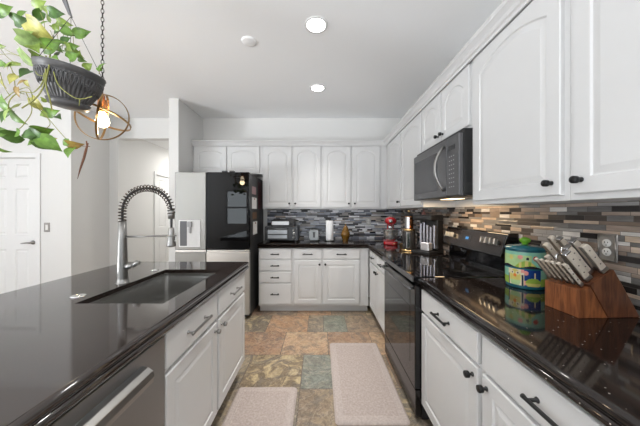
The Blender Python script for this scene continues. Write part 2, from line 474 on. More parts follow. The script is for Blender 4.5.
# doors (six raised panels), casings
def six_panel(name, loc, rz, w, h, lever):
    """local: x 0..w, front towards -y, z 0..h"""
    t = bpy.data.objects.new(name, None); COL.objects.link(t); t['kind'] = 'structure'
    t.location = loc; t.rotation_euler = (0, 0, rz)
    bm = new()
    st = .115 if w > .7 else .10
    pw = (w-st*3)/2
    xs = [0, st, st+pw, 2*st+pw, 2*st+2*pw, w]
    zs = [0, .22, .82, 1.02, 1.63, 1.77, 1.95, h]
    vs = {}
    def vert(x, y, z):
        k = (round(x, 4), round(y, 4), round(z, 4))
        if k not in vs: vs[k] = bm.verts.new(k)
        return vs[k]
    for i in range(5):
        for j in range(7):
            x0, x1, z0, z1 = xs[i], xs[i+1], zs[j], zs[j+1]
            q = [(x0, z0), (x1, z0), (x1, z1), (x0, z1)]
            if i in (1, 3) and j in (1, 3, 5):
                prev = [vert(x, 0, z) for x, z in q]
                for ins, dep in ((.008, .008), (.014, .010), (.035, .003)):
                    cur = [vert(x+(ins if x == x0 else -ins), dep, z+(ins if z == z0 else -ins)) for x, z in q]
                    for k in range(4): bm.faces.new((prev[k], prev[(k+1) % 4], cur[(k+1) % 4], cur[k]))
                    prev = cur
                bm.faces.new(prev)
            else:
                bm.faces.new([vert(x, 0, z) for x, z in q])
    box(bm, 0, w, .012, .04, 0, h)
    obj('door_slab', bm, TRIM, t)
    bm = new(); cw = .06
    box(bm, -cw, -.002, -.03, -.014, 0, h+.003+cw, bev=.004); box(bm, w+.002, w+cw, -.03, -.014, 0, h+.003+cw, bev=.004)
    box(bm, -.002, w+.002, -.03, -.014, h+.003, h+.003+cw, bev=.004)
    obj('casing', bm, TRIM, t)
    if lever:
        bm = new()
        M = Matrix.Translation((w-.06, 0, .915)) @ Matrix.Rotation(PI/2, 4, 'X')
        lathe(bm, [(0, 0), (.028, 0), (.028, .008), (.012, .012), (.011, .05), (0, .05)], 24, M)
        tube(bm, [(w-.055, -.045, .915), (w-.09, -.05, .916), (w-.13, -.05, .912), (w-.17, -.046, .908)], [.010, .009, .008, .006], 8)
        obj('door_lever', bm, NICKEL, t)
    return t
six_panel('door_1', (D0, FY+.016, .008), 0, D1-D0, 2.03, True)
six_panel('door_2', (HX+.016-.03, 4.80, .008), PI/2, .76, 2.03, True)

# base boards
bm = new(); box(bm, LX, D0-.064, FY-.014, FY, 0, .09, bev=.003); box(bm, D1+.064, FX, FY-.014, FY, 0, .09, bev=.003); struct('baseboard_front', bm, TRIM)
bm = new(); box(bm, SX0-.013, SX0, 3.22, BY, 0, .09, bev=.003); box(bm, SX0-.013, SX1, 3.207, 3.22, 0, .09, bev=.003); struct('baseboard_fridge_side', bm, TRIM)

# mosaic backsplash: back and right
CT = 0.914
bm = new(); box(bm, -.82, WX-.0085, BY-.008, BY, CT-.06, 1.3715); struct('trim_1', bm, MOSAIC_DAYLIT)
bm = new(); box(bm, WX-.008, WX, -.6, BY-.0005, .86, 1.3715); struct('trim_2', bm, MOSAIC)
# ------------------------------------------------------------------ cabinets
def outline(x0, x1, z0, z1, rise, ins, n=14):
    """panel outline, inset by ins; top edge arched by rise"""
    pts = [(x0+ins, z0+ins), (x1-ins, z0+ins)]
    xa, xb = x1-ins, x0+ins
    for k in range(n+1):
        u = k/n; x = xa+(xb-xa)*u
        pts.append((x, z1-ins+rise*(1-(2*u-1)**2)))
    return pts
def door_bm(x0, x1, z0, z1, rise=0.0, st=0.058, y=0.0, th=0.019):
    """raised-panel door; back face on y, front towards -y"""
    bm = new(); n = 14; f = y-th
    pr = st if rise == 0 else st
    ptop = z1-st-rise
    inner = outline(x0+pr, x1-pr, z0+st, ptop, rise, 0, n)
    # matching points on the door rectangle
    outer = [(x0, z0), (x1, z0)]
    for k in range(n+1):
        outer.append((x1+(x0-x1)*k/n, z1))
    e = .004
    def ring(pts, yy): return [bm.verts.new((p[0], yy, p[1])) for p in pts]
    def sh(pts, d):
        cx0, cx1 = x0+d, x1-d
        return [(min(max(p[0], cx0), cx1), min(max(p[1], z0+d), z1-d)) for p in pts]
    rings = [ring(outer, y), ring(outer, f+e), ring(sh(outer, e), f), ring(inner, f),
             ring(outline(x0+pr, x1-pr, z0+st, ptop, rise, .005, n), f+.006),
             ring(outline(x0+pr, x1-pr, z0+st, ptop, rise, .009, n), f+.006),
             ring(outline(x0+pr, x1-pr, z0+st, ptop, rise, .032, n), f+.001)]
    for a, b in zip(rings, rings[1:]):
        for k in range(len(a)):
            k2 = (k+1) % len(a)
            bm.faces.new((a[k], a[k2], b[k2], b[k]))
    bm.faces.new(rings[-1]); bm.faces.new(rings[0][::-1])
    return bm
def drawer_bm(x0, x1, z0, z1, y=0.0, th=0.019):
    bm = new(); box(bm, x0, x1, y-th, y, z0, z1, bev=.004); return bm
def knob_bm(x, z, y):
    """T-shaped bar knob standing off a face at y"""
    bm = new()
    M = Matrix.Translation((x, y, z)) @ Matrix.Rotation(PI/2, 4, 'X')
    lathe(bm, [(0, 0), (.009, 0), (.009, .003), (.0055, .006), (.0055, .016), (.0125, .017), (.0138, .019), (.0138, .032), (.0125, .034), (0, .034)], 16, M)
    return bm
def pull_bm(xc, z, y, L=.13):
    bm = new(); r = .0064
    for s in (-1, 1):
        M = Matrix.Translation((xc+s*(L/2-.017), y, z)) @ Matrix.Rotation(PI/2, 4, 'X')
        lathe(bm, [(0, 0), (.0085, 0), (.0085, .003), (.005, .005), (.005, .03), (0, .03)], 12, M)
    tube(bm, [(xc-L/2, y-.03, z), (xc-L/2+.01, y-.031, z), (xc+L/2-.01, y-.031, z), (xc+L/2, y-.03, z)], [r*1.25, r, r, r*1.25], 10)
    return bm
def cabinet(name, label, loc, rz, w, d, z0, z1, group, doors=(), drawers=(), hw=None, toe=False, hollow=None):
    """local: x 0..w, face at y=0 (fronts towards -y), depth d to +y. doors: (x0,x1,z0,z1,rise,(kx,kz)|None); drawers: (x0,x1,z0,z1,[pull length])"""
    hw = hw or BLACK
    t = thing(name, label, 'cabinet', loc, rz, group)
    bm = new()
    if hollow is not None:
        for (p0, p1, q0, q1) in ((0, .024, .095, z1), (w-.024, w, .095, z1)):
            box(bm, p0, p1, .0, d if (hollow is True or abs(hollow-p0) < 1e-6) else .04, q0, q1)
        box(bm, .024, w-.024, 0, .022, .095, z1); box(bm, .024, w-.024, .022, d, .095, .115); box(bm, 0, w, .075, d, 0, .095)
    elif toe: prism(bm, [(0, .095), (0, z1), (d, z1), (d, 0.0), (.075, 0.0), (.075, .095)], 'x', 0, w)
    else: box(bm, 0, w, 0, d, z0, z1)
    obj('body', bm, WHITE, t)
    for (a, b, c, e, rise, kn) in doors:
        dr = obj('door', door_bm(a, b, c, e, rise, st=min(.058, (b-a)*.2)), WHITE, t)
        if kn: k = obj('knob', knob_bm(kn[0], kn[1], -.019), hw, dr)
    for (a, b, c, e, L) in drawers:
        dr = obj('drawer', drawer_bm(a, b, c, e), WHITE, t)
        if L: obj('pull', pull_bm((a+b)/2, (c+e)/2, -.019, L), hw, dr)
    return t
UZ0, UZ1 = 1.372, 2.286
UF = 3.57      # back uppers face plane (body); doors stand .019 in front
UFb = 3.589
G1 = 'white wall cabinets'; G2 = 'white base cabinets'; G3 = 'white island cabinets'
ARCH = .062
# back wall uppers
w = .85
cabinet('wall_cabinet', 'white two-door arched wall cabinet above the toaster oven, beside the refrigerator', (-.822, UFb, 0), 0, .852, BY-UFb-.002, UZ0, UZ1, G1,
        [(.022, .416, UZ0+.022, UZ1-.02, ARCH, (.386, UZ0+.075)), (.441, .832, UZ0+.022, UZ1-.02, ARCH, (.471, UZ0+.075))])
cabinet('wall_cabinet', 'white two-door arched wall cabinet above the amber jar and paper towel roll', (.031, UFb, 0), 0, .930, BY-UFb-.002, UZ0, UZ1, G1,
        [(.020, .408, UZ0+.022, UZ1-.02, ARCH, (.378, UZ0+.075)), (.433, .825, UZ0+.022, UZ1-.02, ARCH, (.463, UZ0+.075))])
cabinet('wall_cabinet', 'short white two-door arched cabinet above the refrigerator', (-1.820, UFb, 0), 0, .997, BY-UFb-.002, 1.87, UZ1, G1,
        [(.022, .48, 1.885, UZ1-.02, .045, None), (.497, .955, 1.885, UZ1-.02, .045, None)])
# right wall uppers: rz=-90: local x -> -Y, front -> -X
UX = .962
dp = WX-UX-.002
def rcab(name, label, yfar, ynear, z0, z1, doors, group=G1):
    return cabinet(name, label, (UX, yfar, 0), -PI/2, yfar-ynear, dp, z0, z1, group, doors)
rcab('wall_cabinet', 'white single-door wall cabinet in the corner above the red mixer', 3.588, 2.932, UZ0, UZ1, [(.10, .645, UZ0+.022, UZ1-.02, ARCH, (.615, UZ0+.075))])
rcab('wall_cabinet', 'white single-door wall cabinet left of the microwave, above the coffee maker', 2.931, 2.333, UZ0, UZ1, [(.015, .585, UZ0+.022, UZ1-.02, ARCH, (.555, UZ0+.075))])
rcab('wall_cabinet', 'short white two-door cabinet directly above the microwave', 2.332, 1.576, 1.862, UZ1,
     [(.012, .37, 1.88, UZ1-.02, ARCH, (.34, 1.925)), (.384, .745, 1.88, UZ1-.02, ARCH, (.414, 1.925))])
rcab('wall_cabinet', 'large white single-door wall cabinet right of the microwave, above the owl canister', 1.575, .961, UZ0, UZ1, [(.035, .592, UZ0+.022, UZ1-.02, ARCH, (.557, UZ0+.072))])
rcab('wall_cabinet', 'large white wall cabinet above the knife block, at the right edge of view', .960, -.10, UZ0, UZ1,
     [(.028, .515, UZ0+.022, UZ1-.02, ARCH, (.058, UZ0+.072)), (.545, 1.03, UZ0+.022, UZ1-.02, ARCH, (1.0, UZ0+.072))])
# crown moulding along the top of the uppers (one continuous moulding)
prof = [(0.0, -.012), (.010, -.012), (.012, .004), (.022, .010), (.030, .026), (.044, .040), (.052, .046), (.052, .058), (0, .058)]
bm = new()
path = [(-1.820, UFb), (UX, UFb), (UX, -.10)]
def crown_ring(i):
    # outward directions: back run -> -y ; right run -> -x
    vs = []
    for o, z in prof:
        if i == 0: p = (path[0][0], path[0][1]-.019-o)
        elif i == 1: p = (path[1][0]-.019-o, path[1][1]-.019-o)
        else: p = (path[2][0]-.019-o, path[2][1])
        vs.append(bm.verts.new((p[0], p[1], UZ1-.004+z)))
    return vs
rs = [crown_ring(i) for i in range(3)]
for a, b in zip(rs, rs[1:]):
    for k in range(len(prof)):
        bm.faces.new((a[k], a[(k+1) % len(prof)], b[(k+1) % len(prof)], b[k]))
bm.faces.new(rs[0]); bm.faces.new(rs[2])
# flat top board tying the moulding to the cabinet tops
prism(bm, [(-1.82, UFb-.019), (-1.82, BY-.003), (WX-.003, BY-.003), (WX-.003, -.10), (UX-.019, -.10), (UX-.019, UFb-.019)], 'z', UZ1+.001, UZ1+.02)
o = struct('trim_3', bm, WHITE)

# base cabinets
BF = 3.286     # back base face
CB = CT-.062   # underside of the counter
cb1 = CB-.001
cabinet('base_cabinet', 'white base cabinet with a stack of four drawers beside the refrigerator', (-.805, BF, 0), 0, .452, BY-BF-.01, 0, cb1, G2,
        [], [(.012, .428, .715, .838, .11), (.012, .428, .562, .694, .11), (.012, .428, .408, .540, .11), (.012, .428, .125, .387, .11)], toe=True)
cabinet('base_cabinet', 'white base cabinet with two doors under two drawers on the back wall', (-.352, BF, 0), 0, .988, BY-BF-.01, 0, cb1, G2,
        [(.012, .372, .125, .694, 0, (.345, .645)), (.395, .868, .125, .694, 0, (.422, .645))],
        [(.012, .372, .715, .838, .13), (.395, .868, .715, .838, .13)], toe=True)
BX = .655
cabinet('base_cabinet', 'white corner base cabinet between the back run and the far side of the black oven', (BX, BF-.001, 0), -PI/2, .938, WX-BX-.01, 0, cb1, G2,
        [(.075, .49, .125, .694, 0, (.462, .645)), (.512, .925, .125, .694, 0, (.540, .645))],
        [(.075, .49, .715, .838, .12), (.512, .925, .715, .838, .12)], toe=True)
cabinet('base_cabinet', 'white base cabinet with one drawer over one door, just right of the black oven', (BX, 1.573, 0), -PI/2, .576, WX-BX-.01, 0, cb1, G2,
        [(.004, .562, .125, .694, 0, (.532, .652))], [(.004, .562, .712, .842, .145)], toe=True)
cabinet('base_cabinet', 'white base cabinet below the knife block, nearest the camera', (BX, .996, 0), -PI/2, .83, WX-BX-.01, 0, cb1, G2,
        [(.014, .405, .125, .694, 0, (.042, .652)), (.42, .812, .125, .694, 0, (.782, .652))], [(.014, .812, .712, .842, .33)], toe=True)

# island
IX = -.632     # cabinet face (doors to -.613)
def icab(label, y0, y1, doors, drawers, hollow=True):
    return cabinet('island_cabinet', label, (IX, y0, 0), PI/2, y1-y0, .86, 0, cb1, G3, doors, drawers, NICKEL, toe=True, hollow=hollow)
icab('white island cabinet below the sink, next to the dishwasher', .994, 1.505, [(.004, .497, .125, .672, 0, (.462, .632))], [(.004, .497, .695, .842, .20)], hollow=0)
far_cab = icab('white island cabinet at the far end, nearest the refrigerator', 1.506, 2.05, [(.014, .532, .125, .672, 0, (.048, .632))], [(.014, .532, .695, .842, .16)], hollow=2.05-1.506-.024)
icab('white island cabinet on the near side of the dishwasher', -.35, .380, [(.014, .71, .125, .672, 0, (.66, .632))], [(.014, .71, .695, .842, .16)])

# counters --------------------------------------------------------------
def offset(poly, d):
    """offset a ccw polygon inwards by d (mitred)"""
    out = []; n = len(poly)
    for i in range(n):
        p0, p1, p2 = Vector(poly[i-1]), Vector(poly[i]), Vector(poly[(i+1) % n])
        d1 = (p1-p0).normalized(); d2 = (p2-p1).normalized()
        n1 = Vector((-d1.y, d1.x)); n2 = Vector((-d2.y, d2.x))
        m = (n1+n2); m = m/(m.length_squared/2) if m.length > 1e-6 else n1
        out.append(tuple(p1+m*d))
    return out
EDGE = [(.012, 0), (.0045, -.003), (.001, -.009), (.0, -.016), (.0015, -.024), (.006, -.029), (.0095, -.031), (.006, -.033), (.0015, -.038), (.0, -.046), (.001, -.053), (.0045, -.059), (.012, -.062)]
def counter_bm(poly, hole=None):
    bm = new(); rings = []
    for ins, dz in EDGE:
        rings.append([bm.verts.new((x, y, CT+dz)) for x, y in offset(poly, ins)])
    n = len(poly)
    for a, b in zip(rings, rings[1:]):
        for k in range(n):
            f = bm.faces.new((a[k], a[(k+1) % n], b[(k+1) % n], b[k])); f.smooth = True
    if hole is None:
        bm.faces.new(rings[0]); bm.faces.new(rings[-1][::-1])
    else:
        ht = [bm.verts.new((x, y, CT)) for x, y in hole]; hb = [bm.verts.new((x, y, CT-.026)) for x, y in hole]
        for k in range(n):
            k2 = (k+1) % n
            bm.faces.new((rings[0][k], rings[0][k2], ht[k2], ht[k]))
            bm.faces.new((ht[k], ht[k2], hb[k2], hb[k]))
            bm.faces.new((rings[-1][k], rings[-1][k2], hb[k2], hb[k]))
    return bm
RYF, RYN = 2.337, 1.574   # range gap
ex = .622
L_poly = [(-.815, 3.252), (ex, 3.252), (ex, RYF+.001), (WX-.009, RYF+.001), (WX-.009, BY-.009), (-.815, BY-.009)]
tag(obj('countertop', counter_bm(L_poly), GRANITE), 'black granite L-shaped countertop around the back corner, beyond the oven', 'countertop', 'black granite countertops')
N_poly = [(ex, -.30), (WX-.009, -.30), (WX-.009, RYN-.001), (ex, RYN-.001)]
tag(obj('countertop', counter_bm(N_poly), GRANITE), 'black granite countertop under the knife block and owl canister', 'countertop', 'black granite countertops')
S0, S1, SY0, SY1 = -1.108, -.706, 1.128, 1.797
I_poly = [(-1.62, -.45), (-.594, -.45), (-.594, 2.09), (-1.62, 2.09)]
hole = [(S0, SY0), (S1, SY0), (S1, SY1), (S0, SY1)]
tag(obj('countertop', counter_bm(I_poly, hole), GRANITE2), 'black granite island top with the sink cut into it', 'countertop', 'black granite countertops')
# back panel of the island, on the seating side
bm = new(); box(bm, -1.856, .544, .8605, .88, 0, cb1)
obj('back_panel', bm, WHITE, far_cab)

# sink -------------------------------------------------------------------
bm = new()
def rr(x0, x1, y0, y1, r, z, n=5):
    pts = []
    for cx, cy, a0 in ((x1-r, y0+r, -PI/2), (x1-r, y1-r, 0), (x0+r, y1-r, PI/2), (x0+r, y0+r, PI)):
        for k in range(n+1):
            a = a0+PI/2*k/n; pts.append(bm.verts.new((cx+r*math.cos(a), cy+r*math.sin(a), z)))
    return pts
g = -.0015; zt = CT-.0275
rings = [rr(S0-g, S1+g, SY0-g, SY1+g, .025, zt+.0015), rr(S0-g, S1+g, SY0-g, SY1+g, .025, zt-.02), rr(S0+.012, S1-.012, SY0+.006, SY1-.022, .03, zt-.225), rr(S0+.03, S1-.03, SY0+.03, SY1-.03, .02, zt-.245),
         rr((S0+S1)/2-.05, (S0+S1)/2+.05, (SY0+SY1)/2-.05, (SY0+SY1)/2+.05, .049, zt-.252)]
for a, b in zip(rings, rings[1:]):
    for k in range(len(a)):
        f = bm.faces.new((a[k], a[(k+1) % len(a)], b[(k+1) % len(a)], b[k]))
bm.faces.new(rings[-1])
t = thing('sink', 'undermount stainless steel sink set into the black island top', 'sink', (0, 0, 0))
obj('basin', bm, SINKM, t)
bm = new(); lathe(bm, [(0, .004), (.02, .004), (.03, .002), (.042, .006), (.045, .001)], 24, Matrix.Translation(((S0+S1)/2, (SY0+SY1)/2, zt-.251)))
obj('drain', bm, CHROME, t)

# faucet -----------------------------------------------------------------
fx, fy = -1.150, 1.455
t = thing('faucet', 'tall brushed steel spring-neck kitchen faucet beside the sink', 'faucet', (fx, fy, CT))
bm = new(); lathe(bm, [(0, 0), (.034, 0), (.034, .003), (.0285, .005), (.0275, .03), (.026, .12), (.022, .25), (.0195, .362), (0, .362)], 28)
obj('body', bm, NICKEL, t)
bm = new()
tube(bm, [(.02, -.004, .098), (.045, -.008, .099), (.07, -.012, .100)], .0165, 14)
tube(bm, [(.066, -.012, .100), (.082, -.014, .110), (.098, -.016, .119), (.110, -.018, .121)], [.010, .014, .017, .012], 12, flat=None)
obj('lever_handle', bm, NICKEL, t)
# neck arc
arc = []
xe, ztop, R = .285, .552, .1425
for k in range(7): arc.append(Vector((0, 0, .35+(ztop-R*.95-.35)*k/6)))
for k in range(1, 37):
    a = PI-PI*k/36; arc.append(Vector((R+R*math.cos(a), 0, ztop-R*.95+R*.95*math.sin(a))))
arc.append(Vector((xe, 0, ztop-R*.95-.02)))
hz = [Vector((xe, 0, z)) for z in (.37, .33, .30)]
bm = new(); tube(bm, arc+hz, .0065, 10); obj('hose', bm, BLACKP, t)
# coil
bm = new(); cp = []
seg = [(b-a).length for a, b in zip(arc, arc[1:])]; tot = sum(seg); turns = 29; N = turns*16
def along(s):
    i = 0
    while i < len(seg)-1 and s > seg[i]: s -= seg[i]; i += 1
    q = min(1, s/seg[i]); p = arc[i].lerp(arc[i+1], q); d = (arc[i+1]-arc[i]).normalized(); return p, d
for k in range(N+1):
    p, d = along(tot*k/N)
    u = Vector((0, 1, 0)); v = d.cross(u).normalized(); th = 2*PI*turns*k/N
    cp.append(p+(u*math.cos(th)+v*math.sin(th))*.0185)
tube(bm, cp, .0028, 6); obj('spring', bm, pm('dark_bronze_spring', (.06, .045, .035), .3, .9), t)
bm = new(); lathe(bm, [(0, .385), (.0175, .385), (.0175, .43), (.012, .437), (0, .437)], 20, Matrix.Translation((xe, 0, -.012))); obj('ferrule', bm, NICKEL, t)
bm = new(); lathe(bm, [(0, .322), (.011, .322), (.014, .316), (.018, .27), (.024, .222), (.024, .214), (.018, .211), (0, .211)], 24, Matrix.Translation((xe, 0, 0)))
ball(bm, (xe+.022, -.004, .245), .006); obj('spray_head', bm, NICKEL, t)
bm = new(); tube(bm, [(.015, 0, .268), (xe-.022, 0, .276)], .0055, 10)
tube(bm, [(xe+.0235*math.cos(a), .0235*math.sin(a), .276) for a in [2*PI*k/20 for k in range(20)]], .004, 6, closed=True)
obj('holder_arm', bm, NICKEL, t)
# buttons in the island top
t = thing('air_switch', 'round chrome button set in the island top, left of the sink', 'button', (-1.185, 1.225, CT))
bm = new(); lathe(bm, [(0, .006), (.012, .006), (.013, .004), (.014, .006), (.027, .005), (.031, .002), (.031, 0), (0, 0)], 28); obj('cap', bm, CHROME, t)
t = thing('hole_cover', 'small flat chrome hole cover on the island top behind the sink', 'cover', (-1.168, 1.765, CT))
bm = new(); lathe(bm, [(0, .008), (.01, .008), (.02, .005), (.026, .002), (.026, 0), (0, 0)], 24); obj('cap', bm, CHROME, t)

# dishwasher -------------------------------------------------------------
t = thing('dishwasher', 'stainless steel dishwasher built into the island', 'dishwasher', (IX, .384, 0), PI/2)
bm = new(); box(bm, .0, .604, .002, .58, .10, .845); box(bm, .02, .584, .07, .5, 0, .10); obj('body', bm, BLACKP, t)
bm = new()
box(bm, .003, .601, -.022, 0, .105, .842, bev=.004); obj('door', bm, STEEL, t)
bm = new()
prism(bm, [(-.022, .80), (-.045, .797), (-.062, .785), (-.066, .765), (-.062, .745), (-.056, .745), (-.058, .765), (-.052, .78), (-.040, .788), (-.022, .790)], 'x', .06, .472, bev=.0015, seg=1)
obj('handle', bm, NICKEL, t)

# range ------------------------------------------------------------------
OX = .60
t = thing('range', 'black glass-top electric range with oven between the base cabinets', 'stove', (0, 0, 0))
y0, y1 = RYN+.004, RYF-.004
bm = new(); box(bm, OX+.045, WX-.012, y0, y1, .02, .885); 
for yy in (y0+.04, y1-.08):
    for xx in (OX+.08, 1.2): box(bm, xx, xx+.03, yy, yy+.03, 0, .02)
obj('body', bm, BLACKP, t)
bm = new(); box(bm, OX, OX+.044, y0+.003, y1-.003, .205, .862, bev=.005); dr = obj('oven_door', bm, GLASSB, t)
bm = new(); box(bm, OX-.0012, OX, y0+.09, y1-.09, .33, .70, bev=.0005, seg=1); obj('window', bm, pm('oven_window', (.012, .011, .011), .02, var=0, spec=.6), dr)
bm = new()
tube(bm, [(OX-.012, y0+.025, .832), (OX-.034, y0+.05, .833), (OX-.036, (y0+y1)/2, .834), (OX-.034, y1-.05, .833), (OX-.012, y1-.025, .832)], .0085, 12)
for yy in (y0+.05, y1-.05): tube(bm, [(OX, yy, .832), (OX-.036, yy, .832)], .008, 10)
obj('handle', bm, DSTEEL, dr)
bm = new(); box(bm, OX+.004, OX+.044, y0+.003, y1-.003, .028, .197, bev=.005); obj('drawer', bm, pm('black_enamel', (.014, .012, .012), .12, var=.02), t)
bm = new(); box(bm, OX-.014, 1.135, y0, y1, .886, .918, bev=.006)
ct = obj('cooktop', bm, GLASSB, t)
bm = new(); box(bm, OX-.018, OX-.008, y0, y1, .886, .916, bev=.003); obj('front_trim', bm, DSTEEL, ct)
bgrey = pm('burner_print', (.03, .03, .031), .12, var=0)
for (x, y, r) in ((.76, y0+.2, .10), (.76, y1-.2, .075), (1.0, y0+.2, .075), (1.0, y1-.2, .10)):
    bm = new()
    for q in (r, r*.7):
        tube(bm, [(x+q*math.cos(a), y+q*math.sin(a), .9181) for a in [2*PI*k/48 for k in range(48)]], .0016, 4, closed=True, flat=(.0016, .0003))
    obj('burner_mark', bm, bgrey, ct)
# backguard: slanted control panel over a recessed curved vent
bm = new()
prism(bm, [(1.135, .917), (1.205, .932), (1.205, 1.025), (1.142, 1.036), (1.139, 1.044), (1.188, 1.186), (1.196, 1.192), (1.256, 1.192), (1.256, .886), (1.135, .886)], 'y', y0, y1, bev=.003)
bgd = obj('backguard', bm, GLASSB, t)
pn = Vector((-.142, 0, .049)).normalized(); ptx = Vector((.049, 0, .142)).normalized()
def onpanel(y, s, h): return Vector((1.139, y, 1.044))+ptx*s+pn*h
Mrot = Matrix((( ptx.x, 0, pn.x, 0), (ptx.y, 1, pn.y, 0), (ptx.z, 0, pn.z, 0), (0, 0, 0, 1)))
bm = new(); box(bm, .012, .138, y0+.012, y1-.012, .0, .0025, bev=.001, seg=1, mtx=Matrix.Translation((1.139, 0, 1.044)) @ Mrot)
obj('control_panel', bm, pm('dark_panel', (.016, .012, .011), .25, 0), bgd)
KSIL = pm('knob_silver', (.72, .70, .67), .3, .6)
for i, yy in enumerate((2.262, 2.214, 2.166, 1.768, 1.722, 1.676, 1.632)):
    bm = new()
    M = Matrix.Translation(onpanel(yy, .085, .0025)) @ Mrot
    lathe(bm, [(0, 0), (.016, 0), (.016, .003), (.012, .006), (.012, .012), (0, .012)], 24, M)
    box(bm, -.020, .020, -.0055, .0055, .010, .032, bev=.001, mtx=M @ Matrix.Rotation(.25, 4, 'Z'), mi=1)
    obj('knob', bm, [BLACKP, KSIL], bgd)
bm = new(); box(bm, .06, .105, 1.925, 2.035, .0025, .004, mtx=Matrix.Translation((1.139, 0, 1.044)) @ Mrot)
dsp = obj('display', bm, GLASSB, bgd)
bm = new(); box(bm, .072, .092, 1.955, 1.995, .004, .0045, mtx=Matrix.Translation((1.139, 0, 1.044)) @ Mrot)
obj('clock_digits', bm, pm('blue_display', (.02, .10, .25), .3, emit=((.10, .35, .8), .5)), bgd)

# microwave --------------------------------------------------------------
t = thing('microwave', 'black stainless over-the-range microwave with a curved handle', 'microwave', (0, 0, 0))
MXF = .875; mz0, mz1 = 1.432, 1.83
my0, my1 = 1.566, 2.36
my0, my1 = RYN+.002, RYF-.002
bm = new(); box(bm, MXF+.03, WX-.002, my0, my1, mz0+.012, mz1+.028, bev=.003); obj('body', bm, pm('dark_microwave_case', (.012, .012, .012), .4), t)
bm = new(); box(bm, MXF+.03, WX-.01, my0+.004, my1-.004, mz0, mz0+.012, bev=.002); obj('underside_panel', bm, BLACKP, t)
yd = my0+.155      # door / control split
bm = new(); box(bm, MXF, MXF+.03, yd+.002, my1, mz0, mz1, bev=.006); dr = obj('door', bm, DSTEEL, t)
bm = new(); box(bm, MXF-.0015, MXF, yd+.14, my1-.035, mz0+.055, mz1-.06, bev=.0006, seg=1); obj('window', bm, pm('smoked_window', (.045, .045, .05), .12, .3, var=.02), dr)
bm = new(); hp = []
for k in range(21):
    u = k/20; hp.append((MXF-.002-.062*math.sin(PI*u)**.8, yd+.035, mz0+.045+(mz1-mz0-.09)*u))
tube(bm, hp, .011, 12, flat=(.013, .009)); obj('handle', bm, NICKEL, dr)
bm = new(); box(bm, MXF, MXF+.03, my0, yd-.002, mz0, mz1, bev=.006); cpn = obj('control_panel', bm, DSTEEL, t)
bm = new(); box(bm, MXF-.001, MXF, my0+.045, yd-.03, mz1-.09, mz1-.06); obj('display', bm, GLASSB, cpn)
keym = pm('light_key_print', (.42, .42, .42), .5)
for r in range(8):
    for c in range(3):
        bm = new(); yy = my0+.055+c*.026; zz = mz0+.06+r*.029
        box(bm, MXF-.0008, MXF, yy, yy+.012, zz, zz+.006); obj('key', bm, keym, cpn)
bm = new(); box(bm, 1.02, 1.12, my0+.36, my0+.54, mz0-.003, mz0+.001, bev=.001)
obj('task_lamp', bm, pm('warm_lamp_lens', (.9, .8, .6), .4, emit=((1.0, .72, .40), 4)), t)
d = bpy.data.lights.new('task_light', 'AREA'); d.shape = 'RECTANGLE'; d.size = .08; d.size_y = .55; d.energy = 3.0; d.color = (1, .72, .42)
lo = bpy.data.objects.new('task_light', d); COL.objects.link(lo); lo.location = (1.03, 1.95, mz0-.008)

# refrigerator -----------------------------------------------------------
RFY = 3.075; rx0, rx1 = -1.785, -.873; rt = 1.818
t = thing('refrigerator', 'four-door refrigerator with a grey left door and a black glass right door', 'refrigerator', (0, 0, 0))
SIDE = pm('dark_grey_side', (.055, .055, .055), .45, .3)
bm = new(); box(bm, rx0+.004, rx1-.002, RFY+.062, 3.86, .02, rt-.01, bev=.004)
for xx in (rx0+.06, rx1-.1):
    for yy in (RFY+.1, 3.75): box(bm, xx, xx+.04, yy, yy+.04, 0, .02)
obj('cabinet_body', bm, SIDE, t)
xm = (206-320)/F*RFY
FG = pm('brushed_grey_door', (.27, .265, .25), .36, .8, stretch=(120, 3, 3), var=.05)
SLV = pm('silver_door', (.66, .64, .61), .33, .8, stretch=(120, 3, 3), var=.05)
zs = .862
bm = new(); box(bm, rx0, xm-.003, RFY, RFY+.06, zs, rt, bev=.006); dl = obj('door', bm, FG, t)
dl['label'] = 'brushed grey upper left door with dispenser'
bm = new(); box(bm, xm+.003, rx1, RFY, RFY+.06, zs, rt, bev=.006); drr = obj('door', bm, pm('black_door_glass', (.004, .004, .0045), .02, var=0, spec=.25), t)
drr['label'] = 'black glass upper right door'
dx0, dx1, dz0, dz1 = (179-320)/F*RFY, (200.5-320)/F*RFY, H+(212-247)/F*RFY, H+(212-220)/F*RFY
bm = new(); wv = .014
box(bm, dx0, dx1, RFY-.006, RFY, dz1-wv, dz1, bev=.002); box(bm, dx0, dx1, RFY-.006, RFY, dz0, dz0+wv, bev=.002)
box(bm, dx0, dx0+wv, RFY-.006, RFY, dz0+wv, dz1-wv, bev=.002); box(bm, dx1-wv, dx1, RFY-.006, RFY, dz0+wv, dz1-wv, bev=.002)
obj('dispenser_frame', bm, pm('light_plastic', (.72, .72, .72), .35), dl)
bm = new(); box(bm, dx0+wv, dx0+wv+.085, RFY-.003, RFY, dz0+wv, dz1-wv); obj('dispenser_recess', bm, pm('grey_recess', (.10, .10, .11), .3), dl)
bm = new(); box(bm, dx0+wv+.085, dx1-wv, RFY-.004, RFY, dz0+wv, dz1-wv, bev=.001); obj('dispenser_panel', bm, pm('pale_panel', (.66, .66, .66), .3), dl)
bm = new(); box(bm, dx0+.115, dx0+.165, RFY-.03, RFY-.003, dz1-.085, dz1-.02, bev=.004); box(bm, dx0+.128, dx0+.152, RFY-.02, RFY-.003, dz1-.16, dz1-.085, bev=.003)
obj('dispenser_spout', bm, pm('grey_spout', (.35, .35, .36), .35), dl)
